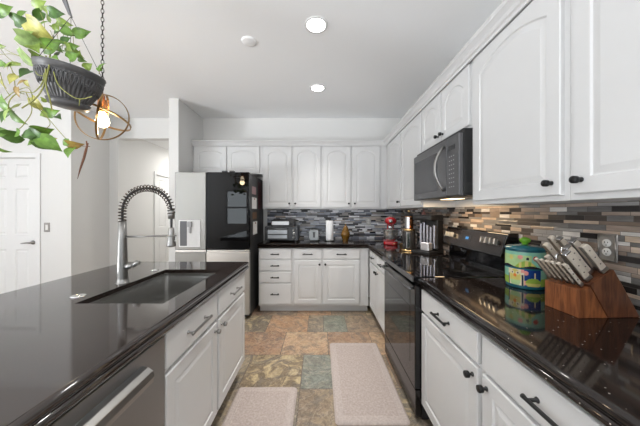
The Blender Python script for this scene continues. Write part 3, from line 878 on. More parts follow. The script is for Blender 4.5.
for nm, a, b, m in (('drawer', rx0, xm-.003, FG), ('drawer', xm+.003, rx1, SLV)):
    bm = new(); box(bm, a, b, RFY, RFY+.06, .06, zs-.032, bev=.005); q = obj(nm, bm, m, t)
    bm = new(); box(bm, a+.002, b-.002, RFY+.008, RFY+.06, zs-.030, zs-.004, bev=.003); obj('grip_rail', bm, pm('bright_rail', (.78, .77, .75), .25, .9), q)
for px in (224, 231.5):
    x = (px-320)/F*RFY
    bm = new(); box(bm, x-.03, x+.03, RFY+.005, RFY+.05, rt, rt+.018, bev=.004); obj('hinge_cover', bm, SIDE, t)
# papers held on the refrigerator's side
PAPER = pm('white_paper', (.78, .76, .73), .7)
def side_note(name, label, cat, px0, px1, zc0, zc1, mat, th=.003, extra=None):
    X = rx1-.0015
    ya, yb = X*F/(px0-320), X*F/(px1-320)
    t = thing(name, label, cat, (X, (ya+yb)/2, (zc0+zc1)/2), group='papers and magnets on the refrigerator side')
    bm = new(); box(bm, 0, th, -(yb-ya)/2, (yb-ya)/2, -(zc1-zc0)/2, (zc1-zc0)/2, bev=.0008, seg=1); o = obj('sheet', bm, mat, t)
    if extra:
        bm = new(); lathe(bm, [(0, .007), (.008, .006), (.011, .003), (.011, 0)], 16, Matrix.Translation((th, 0, (zc1-zc0)/2-.02)) @ Matrix.Rotation(PI/2, 4, 'Y'))
        obj('magnet', bm, extra, t)
RED = pm('red_magnet', (.35, .03, .03), .4)
side_note('note', 'white note held by a red magnet high on the refrigerator side', 'paper', 252, 256.5, 1.37, 1.52, PAPER, extra=RED)
side_note('card', 'white card low on the refrigerator side', 'paper', 253, 257, 1.03, 1.20, PAPER, extra=RED)
side_note('photo', 'dark red sheet standing for the dark rear region of the refrigerator side', 'photo', 258.3, 261.4, 1.37, 1.76, pm('dark_red_side', (.07, .02, .025), .4))  # added sheet for the dark region of the refrigerator side
side_note('photo', 'small pinkish photo print at the top of the refrigerator side', 'photo', 252, 255.8, 1.56, 1.66, pm('pink_print', (.35, .20, .20), .4))
side_note('photo', 'small brown photo between the white note and the white card on the refrigerator side', 'photo', 252.5, 256.5, 1.235, 1.325, pm('brown_print', (.16, .085, .04), .4))
# ------------------------------------------------------------------ ceiling
EMIT = pm('lit_lens', (1, 1, 1), .5, emit=((1, .98, .95), 14), var=0)
def can_light(label, x, y, power):
    t = thing('ceiling_light', label, 'ceiling light', (x, y, CZ), group='recessed ceiling lights')
    bm = new(); lathe(bm, [(.072, 0), (.092, 0), (.092, -.003), (.088, -.006), (.074, -.006), (.072, -.004), (.072, 0)], 40); obj('trim_ring', bm, TRIM, t)
    bm = new(); lathe(bm, [(0, -.004), (.060, -.004), (.073, -.002), (.073, 0)], 40); obj('lens', bm, EMIT, t)
    d = bpy.data.lights.new('can_light', 'AREA'); d.shape = 'DISK'; d.size = .14; d.energy = power; d.color = (1, .97, .92); d.spread = 1.45
    o = bpy.data.objects.new('can_light', d); COL.objects.link(o); o.location = (x, y, CZ-.012)
can_light('round recessed ceiling light nearer the camera', -.03, 1.956, 8.5)
can_light('round recessed ceiling light farther away, towards the back wall', -.027, 2.95, 6)
for (x, y, p_) in ((-2.45, 5.5, 24),):  # unseen lamp without a fixture, added to brighten the passage
    d = bpy.data.lights.new('added_passage_light', 'AREA'); d.shape = 'DISK'; d.size = .16; d.energy = p_; d.color = (1, .98, .94)
    o = bpy.data.objects.new('added_passage_light', d); COL.objects.link(o); o.location = (x, y, 2.60)
# unseen lamps without fixtures, added overhead for fill light
for i, (x, y) in enumerate(((-.03, .1), (-2.6, 1.2), (-2.6, -1.2), (-4.6, 1.2), (-4.6, -1.2))):
    d = bpy.data.lights.new('can_light', 'AREA'); d.shape = 'DISK'; d.size = .14; d.energy = 5; d.color = (1, .98, .95); d.spread = 1.7
    o = bpy.data.objects.new('can_light', d); COL.objects.link(o); o.location = (x, y, CZ-.012)
t = thing('ceiling_cover', 'round white blank cover plate on the ceiling', 'cover plate', (-.607, 2.14, CZ))
bm = new(); lathe(bm, [(0, -.012), (.05, -.012), (.058, -.009), (.064, -.002), (.064, 0), (0, 0)], 36); obj('plate', bm, CEIL, t)

# ------------------------------------------------------------------ pendant globe lamp
LY = 1.62
lp = P(105, 117, LY); lamp_z = lp.z; lx = P(102.5, 113, LY).x
t = thing('pendant_lamp', 'bronze ring globe pendant lamp with a glowing bulb, hung by a chain behind the planter', 'lamp', (lx, LY, lamp_z))
R = .151
def ring_bm(n, r, wid=.012, th=.004):
    bm = new(); M = Vector((0, 0, 1)).rotation_difference(Vector(n)).to_matrix().to_4x4()
    prof = []
    lathe(bm, [(r-th, -wid/2), (r, -wid/2), (r, wid/2), (r-th, wid/2), (r-th, -wid/2)], 64, M, smooth=False)
    return bm
obj('ring', ring_bm((.25, -1, .05), R), BRONZE, t)
obj('ring', ring_bm((-.85, -.55, .15), R-.006), BRONZE, t)
obj('ring', ring_bm((.18, .25, 1), R+.004), BRONZE, t)
bm = new(); lathe(bm, [(0, .145), (.011, .145), (.013, .13), (.013, .115), (.025, .108), (.027, .034), (.023, .03), (0, .03)], 24); obj('socket', bm, COPPER, t)
bm = new(); lathe(bm, [(0, -.066), (.017, -.064), (.031, -.052), (.037, -.032), (.034, -.009), (.022, .014), (.016, .031)], 24); obj('bulb', bm, pm('glowing_bulb', (1, .9, .7), .3, emit=((1, .84, .60), 16), var=0), t)
bm = new(); tube(bm, [(0, 0, .145), (0, 0, R+.03)], .004, 8); obj('stem', bm, BRONZE, t)
pl = bpy.data.lights.new('bulb_light', 'POINT'); pl.energy = 5; pl.color = (1, .75, .45); pl.shadow_soft_size = .04
o = bpy.data.objects.new('bulb_light', pl); COL.objects.link(o); o.location = (lx, LY, lamp_z-.085)
# chain of oval links to the ceiling canopy
def link_bm():
    bm = new(); pts = []
    for k in range(20):
        a = 2*PI*k/20; pts.append((.0075*math.cos(a), 0, .0165*math.sin(a)))
    tube(bm, pts, .0022, 6, closed=True); return bm
CHM = pm('dark_chain', (.05, .045, .04), .35, .8)
lk = obj('chain_link', link_bm(), CHM, t); z = R+.04; k = 0
lk.location = (0, 0, z)
while z < CZ-lamp_z-.06:
    z += .0275; k += 1
    c = lk.copy(); COL.objects.link(c); c.parent = t; c.location = (0, 0, z); c.rotation_euler = (0, 0, (k % 2)*PI/2+.5)
bm = new(); lathe(bm, [(0, -.04), (.008, -.04), (.012, -.03), (.055, -.022), (.06, 0), (0, 0)], 28, Matrix.Translation((0, 0, CZ-lamp_z))); obj('canopy', bm, BRONZE, t)

# ------------------------------------------------------------------ hanging planter
PY = 1.34
pc = P(71.5, 71, PY)            # centre of the rim
t = thing('hanging_planter', 'dark grey hanging basket of trailing pothos above the island', 'hanging plant', tuple(pc))
PR = .121
POTG = pm('charcoal_pot', (.085, .083, .084), .45, var=.1)
tilt = Matrix.Rotation(math.radians(9), 4, Vector((.45, 1, 0))) @ Matrix.Scale(1.117, 4)
bm = new()
def flute(th, z):
    return .0018*math.cos(40*th) if -.140 < z < -.034 else 0
def rad(z):
    # wall of the pot: bulging below the rim, narrowing to the foot
    q = min(1, max(0, (-z-.03)/.125)); return (PR-.004)-.052*q**1.6
wall = [(rad(-.030-.125*k/14), -.030-.125*k/14) for k in range(15)]
lathe(bm, [(PR-.012, -.02), (PR-.008, -.002), (PR-.003, .002), (PR+.005, 0), (PR+.007, -.006), (PR+.004, -.010), (PR+.003, -.022), (PR-.001, -.025)]+wall+[(PR-.062, -.160), (0, -.160)], 240, tilt, mod=flute)
obj('pot', bm, POTG, t)
bm = new(); lathe(bm, [(0, -.015), (PR-.012, -.018)], 48, tilt); obj('soil', bm, pm('potting_soil', (.05, .032, .02), .95, var=.5, scale=120, bump=.8), t)
bm = new()
for ph in (0, .5):
    n = 26; pts = []
    for k in range(n*14):
        a = 2*PI*k/(n*14); s = abs(math.sin(n/2*a+ph*PI)); zz = -.092+.056*s**.8
        rr_ = rad(zz)+.0022
        pts.append(tilt @ Vector((rr_*math.cos(a), rr_*math.sin(a), zz)))
    tube(bm, pts, .0036, 6, closed=True)
tube(bm, [tilt @ Vector(((rad(-.035)+.001)*math.cos(2*PI*k/80), (rad(-.035)+.001)*math.sin(2*PI*k/80), -.035)) for k in range(80)], .002, 6, closed=True)
obj('arch_relief', bm, POTG, t)
bm = new(); lathe(bm, [(0, -.176), (PR-.062, -.176), (PR-.050, -.170), (PR-.040, -.148), (PR-.044, -.148), (PR-.056, -.164), (0, -.164)], 48, tilt); obj('saucer', bm, POTG, t)
# hanger: flat plastic strap with three wires
hk = P(63, -2, PY)-pc; hb = P(71, 17.5, PY)-pc
bm = new(); prism(bm, [(hk.x-.008, hk.z), (hk.x+.016, hk.z), (hb.x+.006, hb.z), (hb.x-.010, hb.z+.012)], 'y', -.006, .006, bev=.002); 
obj('hanger_strap', bm, pm('grey_plastic', (.16, .16, .165), .45), t)
bm = new(); tube(bm, [(hk.x+.004, 0, hk.z-.004), (hk.x+.004, 0, hk.z+.05), (hk.x+.010, 0, hk.z+.07), (hk.x+.022, 0, hk.z+.06), (hk.x+.036, 0, hk.z+.02), (hk.x+.034, 0, hk.z+.006)], .0035, 8)
tube(bm, [(hk.x+.010, 0, hk.z+.069), (hk.x+.010, 0, CZ-pc.z)], .003, 8); obj('ceiling_hook', bm, CHM, t)
bm = new()
for a in (.35, 2.4, 4.5):
    e = tilt @ Vector(((PR+.001)*math.cos(a), (PR+.001)*math.sin(a), -.004)); tube(bm, [hb+Vector((0, 0, .006)), e], .0013, 5)
obj('hanger_wires', bm, CHM, t)

# leaves
LEAF = attr_mat('pothos_leaf', .38, .4, .35, 22)
lbm = new(); ll = lbm.loops.layers.float_color.new('col')
CG = {'d': (.055, .13, .02), 'g': (.13, .25, .035), 'l': (.25, .36, .07), 'y': (.42, .40, .10), 'p': (.27, .38, .13), 'o': (.36, .24, .06)}
def leaf(c, size, ang, key, yaw=0.0, pitch=0.0, wfac=.8):
    """heart leaf: tip direction ang (degrees in the facing plane, 0 = right), turned by yaw/pitch"""
    base = Vector(CG[key]); nU = 6; outline_w = [0.30, .46, .50, .44, .30, .13, 0.0]
    M = Matrix.Rotation(yaw, 4, 'Z') @ Matrix.Rotation(pitch, 4, 'X') @ Matrix.Rotation(-math.radians(ang), 4, 'Y')
    L = size
    def pt(u, v):   # u along, v across -1..1
        i = min(int(u*nU), nU-1); q = u*nU-i
        wd = (outline_w[i]*(1-q)+outline_w[i+1]*q)*wfac
        x = (u-.45)*L - (0.10*L*abs(v)*(1-u)**3)
        z = v*wd*L; y = -.18*L*abs(v)*wd - .10*L*math.sin(u*PI)+.12*L*u*u
        return c+(M @ Vector((x, y, z)))
    vs = [[lbm.verts.new(pt(i/nU, v)) for v in (-1, -.5, 0, .5, 1)] for i in range(nU+1)]
    for i in range(nU):
        for j in range(4):
            q = [vs[i][j], vs[i+1][j], vs[i+1][j+1], vs[i][j+1]]
            try: f = lbm.faces.new(q)
            except ValueError: continue
            f.smooth = True
            s = random.uniform(.85, 1.15)*(1.12 if j in (1, 2) else .95)
            for l in f.loops: l[ll] = (base.x*s, base.y*s, base.z*s, 1)
def LP(px, py, dy): return P(px, py, PY+dy)-pc
rnd = random.Random(3)
PXM = PY/F
LEAVES = [  # px, py, length px, angle, colour, depth
    (5, 9, 15, 15, 'g', -.05), (3, 15, 10, 10, 'd', -.04), (40, 5, 15, 28, 'l', .0), (46, 9, 9, 20, 'l', .02), (23, 13, 10, 70, 'g', -.03), (20, 20, 16, 5, 'd', -.04),
    (38, 16, 15, 225, 'd', .02), (49, 16, 11, 100, 'l', .05), (56, 13, 14, 0, 'd', .0), (40, 31, 25, -42, 'y', -.06), (31, 40, 21, -10, 'p', -.08), (60, 43, 12, 10, 'g', -.04), (66, 40, 10, 30, 'd', -.03), (57, 27, 10, 40, 'l', -.02), (74, 46, 11, -10, 'g', -.03), (68, 47, 12, 160, 'l', -.04), (44, 24, 12, 40, 'g', .02), (61, 53, 13, 15, 'd', -.07), (73, 56, 11, 30, 'g', -.05), (80, 55, 9, 60, 'l', -.02), (35, 48, 15, -50, 'l', -.08), (54, 58, 12, -20, 'g', -.09), (28, 36, 14, 30, 'l', -.06),
    (56, 34, 14, 10, 'd', .0), (64, 23, 14, -10, 'l', .04), (54, 27, 11, -60, 'l', .03), (69, 32, 15, -25, 'g', .0), (82, 33, 15, 25, 'g', -.02), (87, 34, 8, -15, 'd', -.02), (76, 35, 10, 10, 'l', .0),
    (51, 45, 22, 20, 'g', -.02), (46, 47, 16, 200, 'l', -.05), (58, 50, 15, -30, 'g', .02), (63, 47, 11, 60, 'g', .05), (70, 52, 13, 10, 'g', .03), (77, 54, 12, -30, 'l', .02), (82, 60, 9, -20, 'g', .0), (88, 66, 9, 40, 'l', -.02),
    (30, 58, 24, -70, 'p', -.10), (36, 55, 12, -20, 'l', -.08), (25, 73, 15, -110, 'd', -.06), (12, 66, 14, 215, 'l', -.05), (9, 67, 9, 250, 'y', -.04), (3, 64, 9, -15, 'g', .0), (2, 46, 9, -20, 'l', .0),
    (102, 67, 11, 55, 'g', -.03), (99, 69, 7, 120, 'g', -.03), (13, 79, 12, 250, 'y', -.06), (22, 83, 10, 230, 'o', -.06), (28, 84, 9, 30, 'y', -.05), (18, 92, 10, 260, 'o', -.05),
    (5, 103, 17, 100, 'g', -.04), (11, 112, 22, -80, 'l', -.06), (18, 117, 18, -60, 'g', -.03), (6, 116, 16, 260, 'd', -.02), (38, 104, 16, -60, 'y', -.02), (52, 112, 18, 0, 'g', -.02), (58, 117, 12, -30, 'd', .0), (46, 114, 12, 200, 'l', .0),
    (8, 135, 22, 185, 'd', -.05), (18, 133, 15, 170, 'g', -.04), (28, 135, 16, 190, 'd', -.04), (37, 135, 21, -12, 'd', -.05), (43, 130, 18, 5, 'g', -.02), (2, 132, 14, 10, 'g', -.03), (30, 138, 18, 190, 'g', -.02), (50, 144, 20, -35, 'g', -.06), (41, 146, 14, -80, 'd', -.05), (32, 143, 14, 200, 'g', -.03), (52, 138, 12, -15, 'y', -.02),
    (3, 149, 13, -60, 'g', -.03), (66, 143, 10, 200, 'g', -.04), (70, 152, 14, -80, 'g', -.05), (75, 144, 15, -5, 'o', -.05), (72, 146, 9, -40, 'l', -.04), (4, 84, 9, -100, 'y', .02), (45, 100, 8, -20, 'l', -.03),
]
for px, py, s, a, key, dy in LEAVES:
    low = 118 < py < 150
    leaf(LP(px, py, dy+rnd.uniform(-.02, .02)), s*PXM*(.92 if low else .95), a, key, rnd.uniform(-.6, .6), rnd.choice((-1, 1))*rnd.uniform(.2, .75)+(.35 if low else 0), rnd.uniform(.6, .85))
fo = obj('foliage', lbm, LEAF, t)
VINE = pm('green_vine', (.26, .27, .06), .5, var=.35, scale=20)
bm = new()
def vine(pts, r=.0022):
    v = [LP(*p) for p in pts]
    out = []
    for i in range(len(v)-1):
        p0 = v[max(i-1, 0)]; p1 = v[i]; p2 = v[i+1]; p3 = v[min(i+2, len(v)-1)]
        for k in range(5):
            u = k/5
            out.append(.5*((2*p1)+(-p0+p2)*u+(2*p0-5*p1+4*p2-p3)*u*u+(-p0+3*p1-3*p2+p3)*u**3))
    out.append(v[-1]); tube(bm, out, r, 6)
vine([(46, 56, -.06), (46, 70, -.13), (44, 85, -.12), (36, 98, -.08), (22, 108, -.06)], .0032)
vine([(50, 54, -.05), (49, 66, -.13), (46, 84, -.13), (50, 100, -.11), (52, 110, -.06)], .003)
vine([(42, 56, -.06), (44, 78, -.13), (34, 92, -.09), (20, 92, -.06), (10, 100, -.05), (8, 112, -.05)], .0025)
vine([(52, 66, -.12), (58, 84, -.12), (70, 95, -.12), (80, 99, -.11), (92, 96.5, -.11)], .0022)
vine([(80, 99, -.11), (79, 106, -.10)], .002)
vine([(34, 66, -.1), (37, 74, -.12), (43, 76, -.12)], .002)
vine([(22, 108, -.06), (32, 100, -.05), (28, 88, -.05), (14, 92, -.04), (4, 100, -.03)], .002)
vine([(26, 92, -.05), (32, 110, -.05), (24, 124, -.05), (18, 130, -.04)], .002)
vine([(30, 102, -.04), (46, 116, -.04), (58, 130, -.04), (68, 141, -.04)], .0016)
vine([(34, 104, -.04), (50, 122, -.03), (44, 130, -.03)], .0014)
vine([(0, 72, -.03), (4, 86, -.03), (10, 96, -.03)], .0016)
vine([(45, 52, -.03), (38, 40, -.02), (24, 26, -.02), (10, 16, -.03)], .0015)
vine([(20, 56, -.05), (10, 52, -.03), (0, 46, -.01)], .0014)
vine([(24, 58, -.05), (12, 54, -.03), (0, 54.5, -.01)], .0012)
vine([(18, 64, -.05), (8, 58, -.04), (0, 48, -.03)], .0012)
vine([(46, 54, 0), (45, 36, 0), (44, 22, 0), (40, 12, 0)], .0013)
for a, b, c in ((58, 52, 56), (62, 52, 64), (66, 54, 69), (73, 56, 72), (54, 50, 50)):
    vine([(a, b, 0), (a+.5, 42, 0), (c, 30, 0)], .0012)
vine([(99, 74, -.03), (100, 70, -.03), (103, 66, -.03)], .0014)
vine([(10, 66, -.05), (14, 76, -.05), (16, 90, -.05), (24, 94, -.05)], .002)
obj('vines', bm, VINE, t)
DRY = pm('dried_stem', (.16, .06, .025), .6, var=.3)
bm = new()
dp_ = [LP(88, 143, -.05), LP(86, 150, -.05), LP(84, 158, -.05), LP(80.5, 168, -.05), LP(77.5, 179, -.05)]
tube(bm, dp_, [.003, .0055, .0055, .004, .001], 8); tube(bm, [LP(75, 144, -.05), LP(82, 146, -.05), LP(90, 146.5, -.05)], .0016, 6)
tube(bm, [LP(86.5, 141, -.05), LP(87, 149, -.05)], .003, 6)
obj('dried_leaf', bm, DRY, t)

# ------------------------------------------------------------------ wall plates
FRAME = pm('pewter_plate', (.36, .34, .32), .38, .85, var=.2, scale=80, bump=.2)
IVORY = pm('white_device', (.80, .79, .77), .4)
def plate(name, label, cat, loc, rz, kind, frame):
    t = thing(name, label, cat, loc, rz)
    w_, h_ = .076, .122
    bm = new()
    box(bm, -w_/2, w_/2, -.006, 0, -h_/2, h_/2, bev=.003)
    for s in (-1, 1):
        tube(bm, [(s*(w_/2-.006), -.0065, -h_/2+.006), (s*(w_/2-.006), -.0065, h_/2-.006)], .0028, 8)
        tube(bm, [(-w_/2+.006, -.0065, s*(h_/2-.006)), (w_/2-.006, -.0065, s*(h_/2-.006))], .0028, 8)
    obj('plate', bm, frame, t)
    if kind == 'outlet':
        for s in (-1, 1):
            bm = new(); M = Matrix.Translation((0, -.006, s*.0195)) @ Matrix.Rotation(PI/2, 4, 'X')
            lathe(bm, [(0, 0), (.0172, 0), (.0172, .002), (.016, .003), (0, .003)], 24, M)
            rc = obj('socket', bm, IVORY, t)
            for dx, hh in ((-.006, .0075), (.006, .006)):
                bm = new(); box(bm, dx-.0012, dx+.0012, -.0095, -.009, s*.0195-hh/2+.003, s*.0195+hh/2+.003); obj('slot', bm, BLACKP, rc)
            bm = new(); box(bm, -.0022, .0022, -.0095, -.009, s*.0195-.011, s*.0195-.007); obj('slot', bm, BLACKP, rc)
    else:
        bm = new(); box(bm, -.016, .016, -.008, -.006, -.033, .033, bev=.001); rc = obj('rocker', bm, IVORY, t)
        bm = new(); box(bm, -.012, .012, -.012, -.008, -.004, .024, bev=.002); obj('toggle', bm, IVORY, rc)
    return t
plate('outlet', 'pewter framed white outlet on the mosaic wall behind the knife block', 'outlet', (WX-.0082, 1.093, 1.172), -PI/2, 'outlet', FRAME)
plate('outlet', 'pale grey outlet plate on the back mosaic wall, right of the amber jar', 'outlet', P(368.5, 221.5, BY-.0082), 0, 'outlet', pm('pale_plate', (.5, .5, .49), .4))
plate('light_switch', 'pewter framed white light switch on the wall beside the panelled door', 'switch', P(47.2, 227.3, FY), 0, 'switch', FRAME)

# ------------------------------------------------------------------ mats
MAT = pm('woven_mat', (.40, .335, .305), .85, var=.42, scale=75, bump=.8)
MATB = pm('woven_mat_border', (.43, .365, .335), .85, var=.34, scale=75, bump=.8)
def mat_bm(w_, h_, r=.03):
    def rect(x0, x1, y0, y1, z, r):
        return [v for v in _rr(x0, x1, y0, y1, r, z)]
    bm = new()
    def _rr(x0, x1, y0, y1, r, z, n=5):
        pts = []
        for cx, cy, a0 in ((x1-r, y0+r, -PI/2), (x1-r, y1-r, 0), (x0+r, y1-r, PI/2), (x0+r, y0+r, PI)):
            for k in range(n+1):
                a = a0+PI/2*k/n; pts.append(bm.verts.new((cx+r*math.cos(a), cy+r*math.sin(a), z)))
        return pts
    rings = [rect(0, w_, 0, h_, 0.001, r), rect(.002, w_-.002, .002, h_-.002, .006, r), rect(.014, w_-.014, .014, h_-.014, .014, r*.8), rect(.050, w_-.050, .050, h_-.050, .0148, .01), rect(.054, w_-.054, .054, h_-.054, .0165, .01), rect(.060, w_-.060, .060, h_-.060, .0150, .01)]
    for i, (a, b) in enumerate(zip(rings, rings[1:])):
        for k in range(len(a)):
            f = bm.faces.new((a[k], a[(k+1) % len(a)], b[(k+1) % len(b)], b[k])); f.material_index = 1 if i >= 1 else 1
    bm.faces.new(rings[-1]); bm.faces.new(rings[0][::-1])
    return bm
m1 = tag(obj('kitchen_mat', mat_bm(.475, .97), [MAT, MATB]), 'beige padded floor mat in front of the black oven', 'floor mat', 'beige kitchen floor mats'); m1.location = (.095, 1.552, 0)
m2 = tag(obj('kitchen_mat', mat_bm(.445, .97), [MAT, MATB]), 'beige padded floor mat beside the island sink cabinet', 'floor mat', 'beige kitchen floor mats'); m2.location = (-.612, .917, 0)

# ------------------------------------------------------------------ things on the back counter
TF = 3.44
tx0, tx1 = P(264.5, 0, TF).x, P(298, 0, TF).x
tw = tx1-tx0; th = .215
t = thing('toaster_oven', 'black toaster oven with a silver-lit glass door beside the refrigerator', 'toaster oven', (tx0, TF, CT))
DKG = pm('dark_grey_metal', (.05, .052, .056), .35, .4)
bm = new(); box(bm, 0, tw, .012, .33, .018, th, bev=.008)
obj('body', bm, DKG, t)
for xx in (.03, tw-.05):
    for yy in (.04, .28):
        bm = new(); box(bm, xx, xx+.025, yy, yy+.025, 0, .018); obj('foot', bm, BLACKP, t)
bm = new(); box(bm, .02, tw-.125, 0, .012, .03, th-.02, bev=.003); dr = obj('door', bm, BLACKP, t)
OVG = pm('oven_door_glass', (.50, .53, .56), .2, .5, var=.3, scale=6)
bm = new(); box(bm, .045, tw-.15, -.0015, 0, .05, .095, bev=.0005, seg=1); obj('window', bm, OVG, dr)
bm = new(); box(bm, .045, tw-.15, -.0015, 0, .11, .165, bev=.0005, seg=1); obj('window', bm, OVG, dr)
bm = new(); tube(bm, [(.06, 0, .182), (.06, -.03, .182), (tw-.165, -.03, .182), (tw-.165, 0, .182)], .006, 8); obj('handle', bm, STEEL, dr)
for zz in (.06, .11, .16):
    bm = new(); lathe(bm, [(0, 0), (.019, 0), (.017, .018), (0, .018)], 18, Matrix.Translation((tw-.06, .012, zz)) @ Matrix.Rotation(PI/2, 4, 'X')); obj('knob', bm, NICKEL, t)
gx0, gx1 = P(271, 0, 3.46).x, P(294, 0, 3.46).x
t = thing('countertop_grill', 'low black grill with a silver front standing on the toaster oven', 'grill', (gx0, 3.46, CT+th))
gw = gx1-gx0
bm = new(); prism(bm, [(0, 0), (0, .05), (.02, .082), (.22, .095), (.25, .06), (.25, 0)], 'x', 0, gw, bev=.006); obj('body', bm, BLACKP, t)
bm = new(); box(bm, .012, gw-.07, -.004, 0, .018, .068, bev=.002); obj('front_panel', bm, pm('pale_metal', (.62, .63, .64), .3, .6), t)
bm = new(); tube(bm, [(gw-.045, -.004, .02), (gw-.045, -.03, .04), (gw-.045, -.004, .07)], .007, 8); obj('handle', bm, BLACKP, t)
# small toaster, end on
c = P(314, 240.5, 3.50)
t = thing('toaster', 'small chrome toaster standing end-on, left of the paper towel roll', 'toaster', (c.x, 3.50, CT))
bm = new(); prism(bm, [(-.062, .012), (-.068, .06), (-.066, .14), (-.052, .165), (.052, .165), (.066, .14), (.068, .06), (.062, .012)], 'y', 0, .26, bev=.006)
obj('shell', bm, pm('toaster_steel', (.24, .25, .25), .4, .9), t)
bm = new(); box(bm, -.055, .055, .01, .25, 0, .0125); obj('base', bm, BLACKP, t)
bm = new(); box(bm, -.014, .014, -.003, .0, .055, .135, bev=.002); obj('lever_slot', bm, BLACKP, t)
bm = new(); box(bm, -.018, .018, -.024, -.003, .118, .132, bev=.003); obj('lever', bm, BLACKP, t)
for s in (-.028, .028):
    bm = new(); box(bm, s-.012, s+.012, .03, .23, .1645, .1665); obj('bread_slot', bm, BLACKP, t)
# paper towel
c = P(329.6, 240, 3.55)
t = thing('paper_towel_holder', 'white paper towel roll upright on a dark stand', 'paper towels', (c.x, 3.55, CT))
bm = new(); lathe(bm, [(0, 0), (.075, 0), (.075, .008), (.068, .012), (0, .012)], 28); obj('stand_base', bm, BLACK, t)
bm = new(); lathe(bm, [(0, .013), (.052, .013), (.0535, .016), (.0535, .287), (.052, .29), (.02, .29), (.02, .283), (0, .283)], 36); obj('paper_roll', bm, pm('paper_towel', (.82, .82, .83), .9, var=.03, scale=90, bump=.4), t)
bm = new(); lathe(bm, [(0, .283), (.005, .283), (.005, .305), (.009, .31), (0, .318)], 14); obj('rod', bm, BLACK, t)
# amber jar
c = P(345.5, 240, 3.52)
t = thing('amber_jar', 'amber glass lidded jar on the back counter, right of the paper towels', 'jar', (c.x, 3.52, CT))
AMB = pm('amber_glass', (.17, .08, .008), .12, .2, var=.35, scale=14, spec=.7)
bm = new(); lathe(bm, [(0, 0), (.036, 0), (.040, .006), (.034, .016), (.045, .035), (.060, .075), (.064, .105), (.056, .135), (.044, .15), (0, .15)], 32, mod=lambda th, z: .0015*math.cos(12*th)); obj('jar_body', bm, AMB, t)
bm = new(); lathe(bm, [(.048, .151), (.048, .158), (.040, .172), (.034, .195), (.024, .212), (.010, .222), (.012, .232), (.010, .243), (0, .247)], 32, mod=lambda th, z: .0012*math.cos(12*th) if z < .21 else 0); obj('lid', bm, AMB, t)

# ------------------------------------------------------------------ red stand mixer facing the room
c = P(390.5, 244, 3.22)
MXR = pm('red_enamel', (.42, .008, .015), .16, var=.05, coat=.6)
t = thing('stand_mixer', 'red stand mixer with a steel bowl in the back corner', 'mixer', (c.x, 3.22, CT), -.25)
bm = new()
prism(bm, [(-.085, -.10), (-.06, -.125), (.06, -.125), (.085, -.10), (.095, .15), (.07, .18), (-.07, .18), (-.095, .15)], 'z', 0, .045, bev=.012, seg=3); obj('base', bm, MXR, t)
bm = new(); prism(bm, [(.06, .03), (.17, .03), (.165, .12), (.16, .26), (.085, .26), (.09, .12)], 'x', -.045, .045, bev=.014, seg=3); obj('column', bm, MXR, t)
bm = new()
M = Matrix.Translation((0, .03, .30)) @ Matrix.Scale(.78, 4, Vector((0, 0, 1))) @ Matrix.Scale(1.06, 4, Vector((1, 0, 0))) @ Matrix.Rotation(PI/2, 4, 'X')
lathe(bm, [(0, -.16), (.045, -.155), (.068, -.11), (.074, -.03), (.072, .06), (.062, .12), (.040, .15), (0, .158)], 32, M); hd = obj('head', bm, MXR, t)
bm = new(); lathe(bm, [(0, 0), (.022, 0), (.022, .006), (0, .010)], 24, Matrix.Translation((0, -.127, .30)) @ Matrix.Rotation(PI/2, 4, 'X')); obj('hub_cap', bm, CHROME, hd)
bm = new(); lathe(bm, [(.0725, .010), (.0755, .012), (.0755, .024), (.0725, .026)], 32, M); obj('trim_band', bm, CHROME, hd)
bm = new(); lathe(bm, [(0, .20), (.03, .20), (.03, .24), (0, .245)], 20, Matrix.Translation((0, -.055, 0))); obj('beater_shaft', bm, CHROME, hd)
bm = new(); lathe(bm, [(0, .048), (.05, .048), (.055, .052), (.075, .075), (.09, .13), (.093, .185), (.096, .188), (.096, .192), (.091, .190), (.087, .13), (.07, .08), (0, .06)], 36, Matrix.Translation((0, -.045, 0))); bw = obj('bowl', bm, pm('bowl_steel', (.78, .77, .75), .22, .85), t)
bm = new(); tube(bm, [(.088, -.06, .17), (.125, -.075, .165), (.135, -.08, .13), (.115, -.072, .095), (.082, -.06, .10)], .006, 8); obj('bowl_handle', bm, CHROME, bw)
# pot holder
t = thing('pot_holder', 'pink rounded pot holder hanging on the mosaic wall between the mixer and the coffee press', 'pot holder', (WX-.009, 3.02, 1.235), -PI/2)
bm = new(); prism(bm, [(.085*math.cos(a)*(.9 if math.sin(a) < 0 else .75), .10*math.sin(a)) for a in [2*PI*k/20 for k in range(20)]], 'y', -.012, 0, bev=.004); obj('pad', bm, pm('pink_cloth', (.50, .22, .20), .9, var=.3, scale=60), t)
bm = new(); tube(bm, [(-.01, -.006, .10), (-.012, -.006, .125), (.012, -.006, .125), (.01, -.006, .10)], .003, 6); obj('loop', bm, pm('pink_cloth_loop', (.45, .2, .18), .9), t)
# brass cup
c = P(401.5, 244.5, 2.9)
t = thing('measuring_cup', 'small brass measuring cup between the red mixer and the coffee press', 'cup', (c.x, 2.86, CT))
bm = new(); lathe(bm, [(0, 0), (.028, 0), (.034, .008), (.040, .05), (.041, .052), (.037, .05), (.030, .008), (0, .006)], 24); obj('cup', bm, GOLD, t)
bm = new(); tube(bm, [(-.04, 0, .046), (-.09, -.01, .05), (-.11, -.012, .048)], .005, 8); obj('handle', bm, GOLD, t)

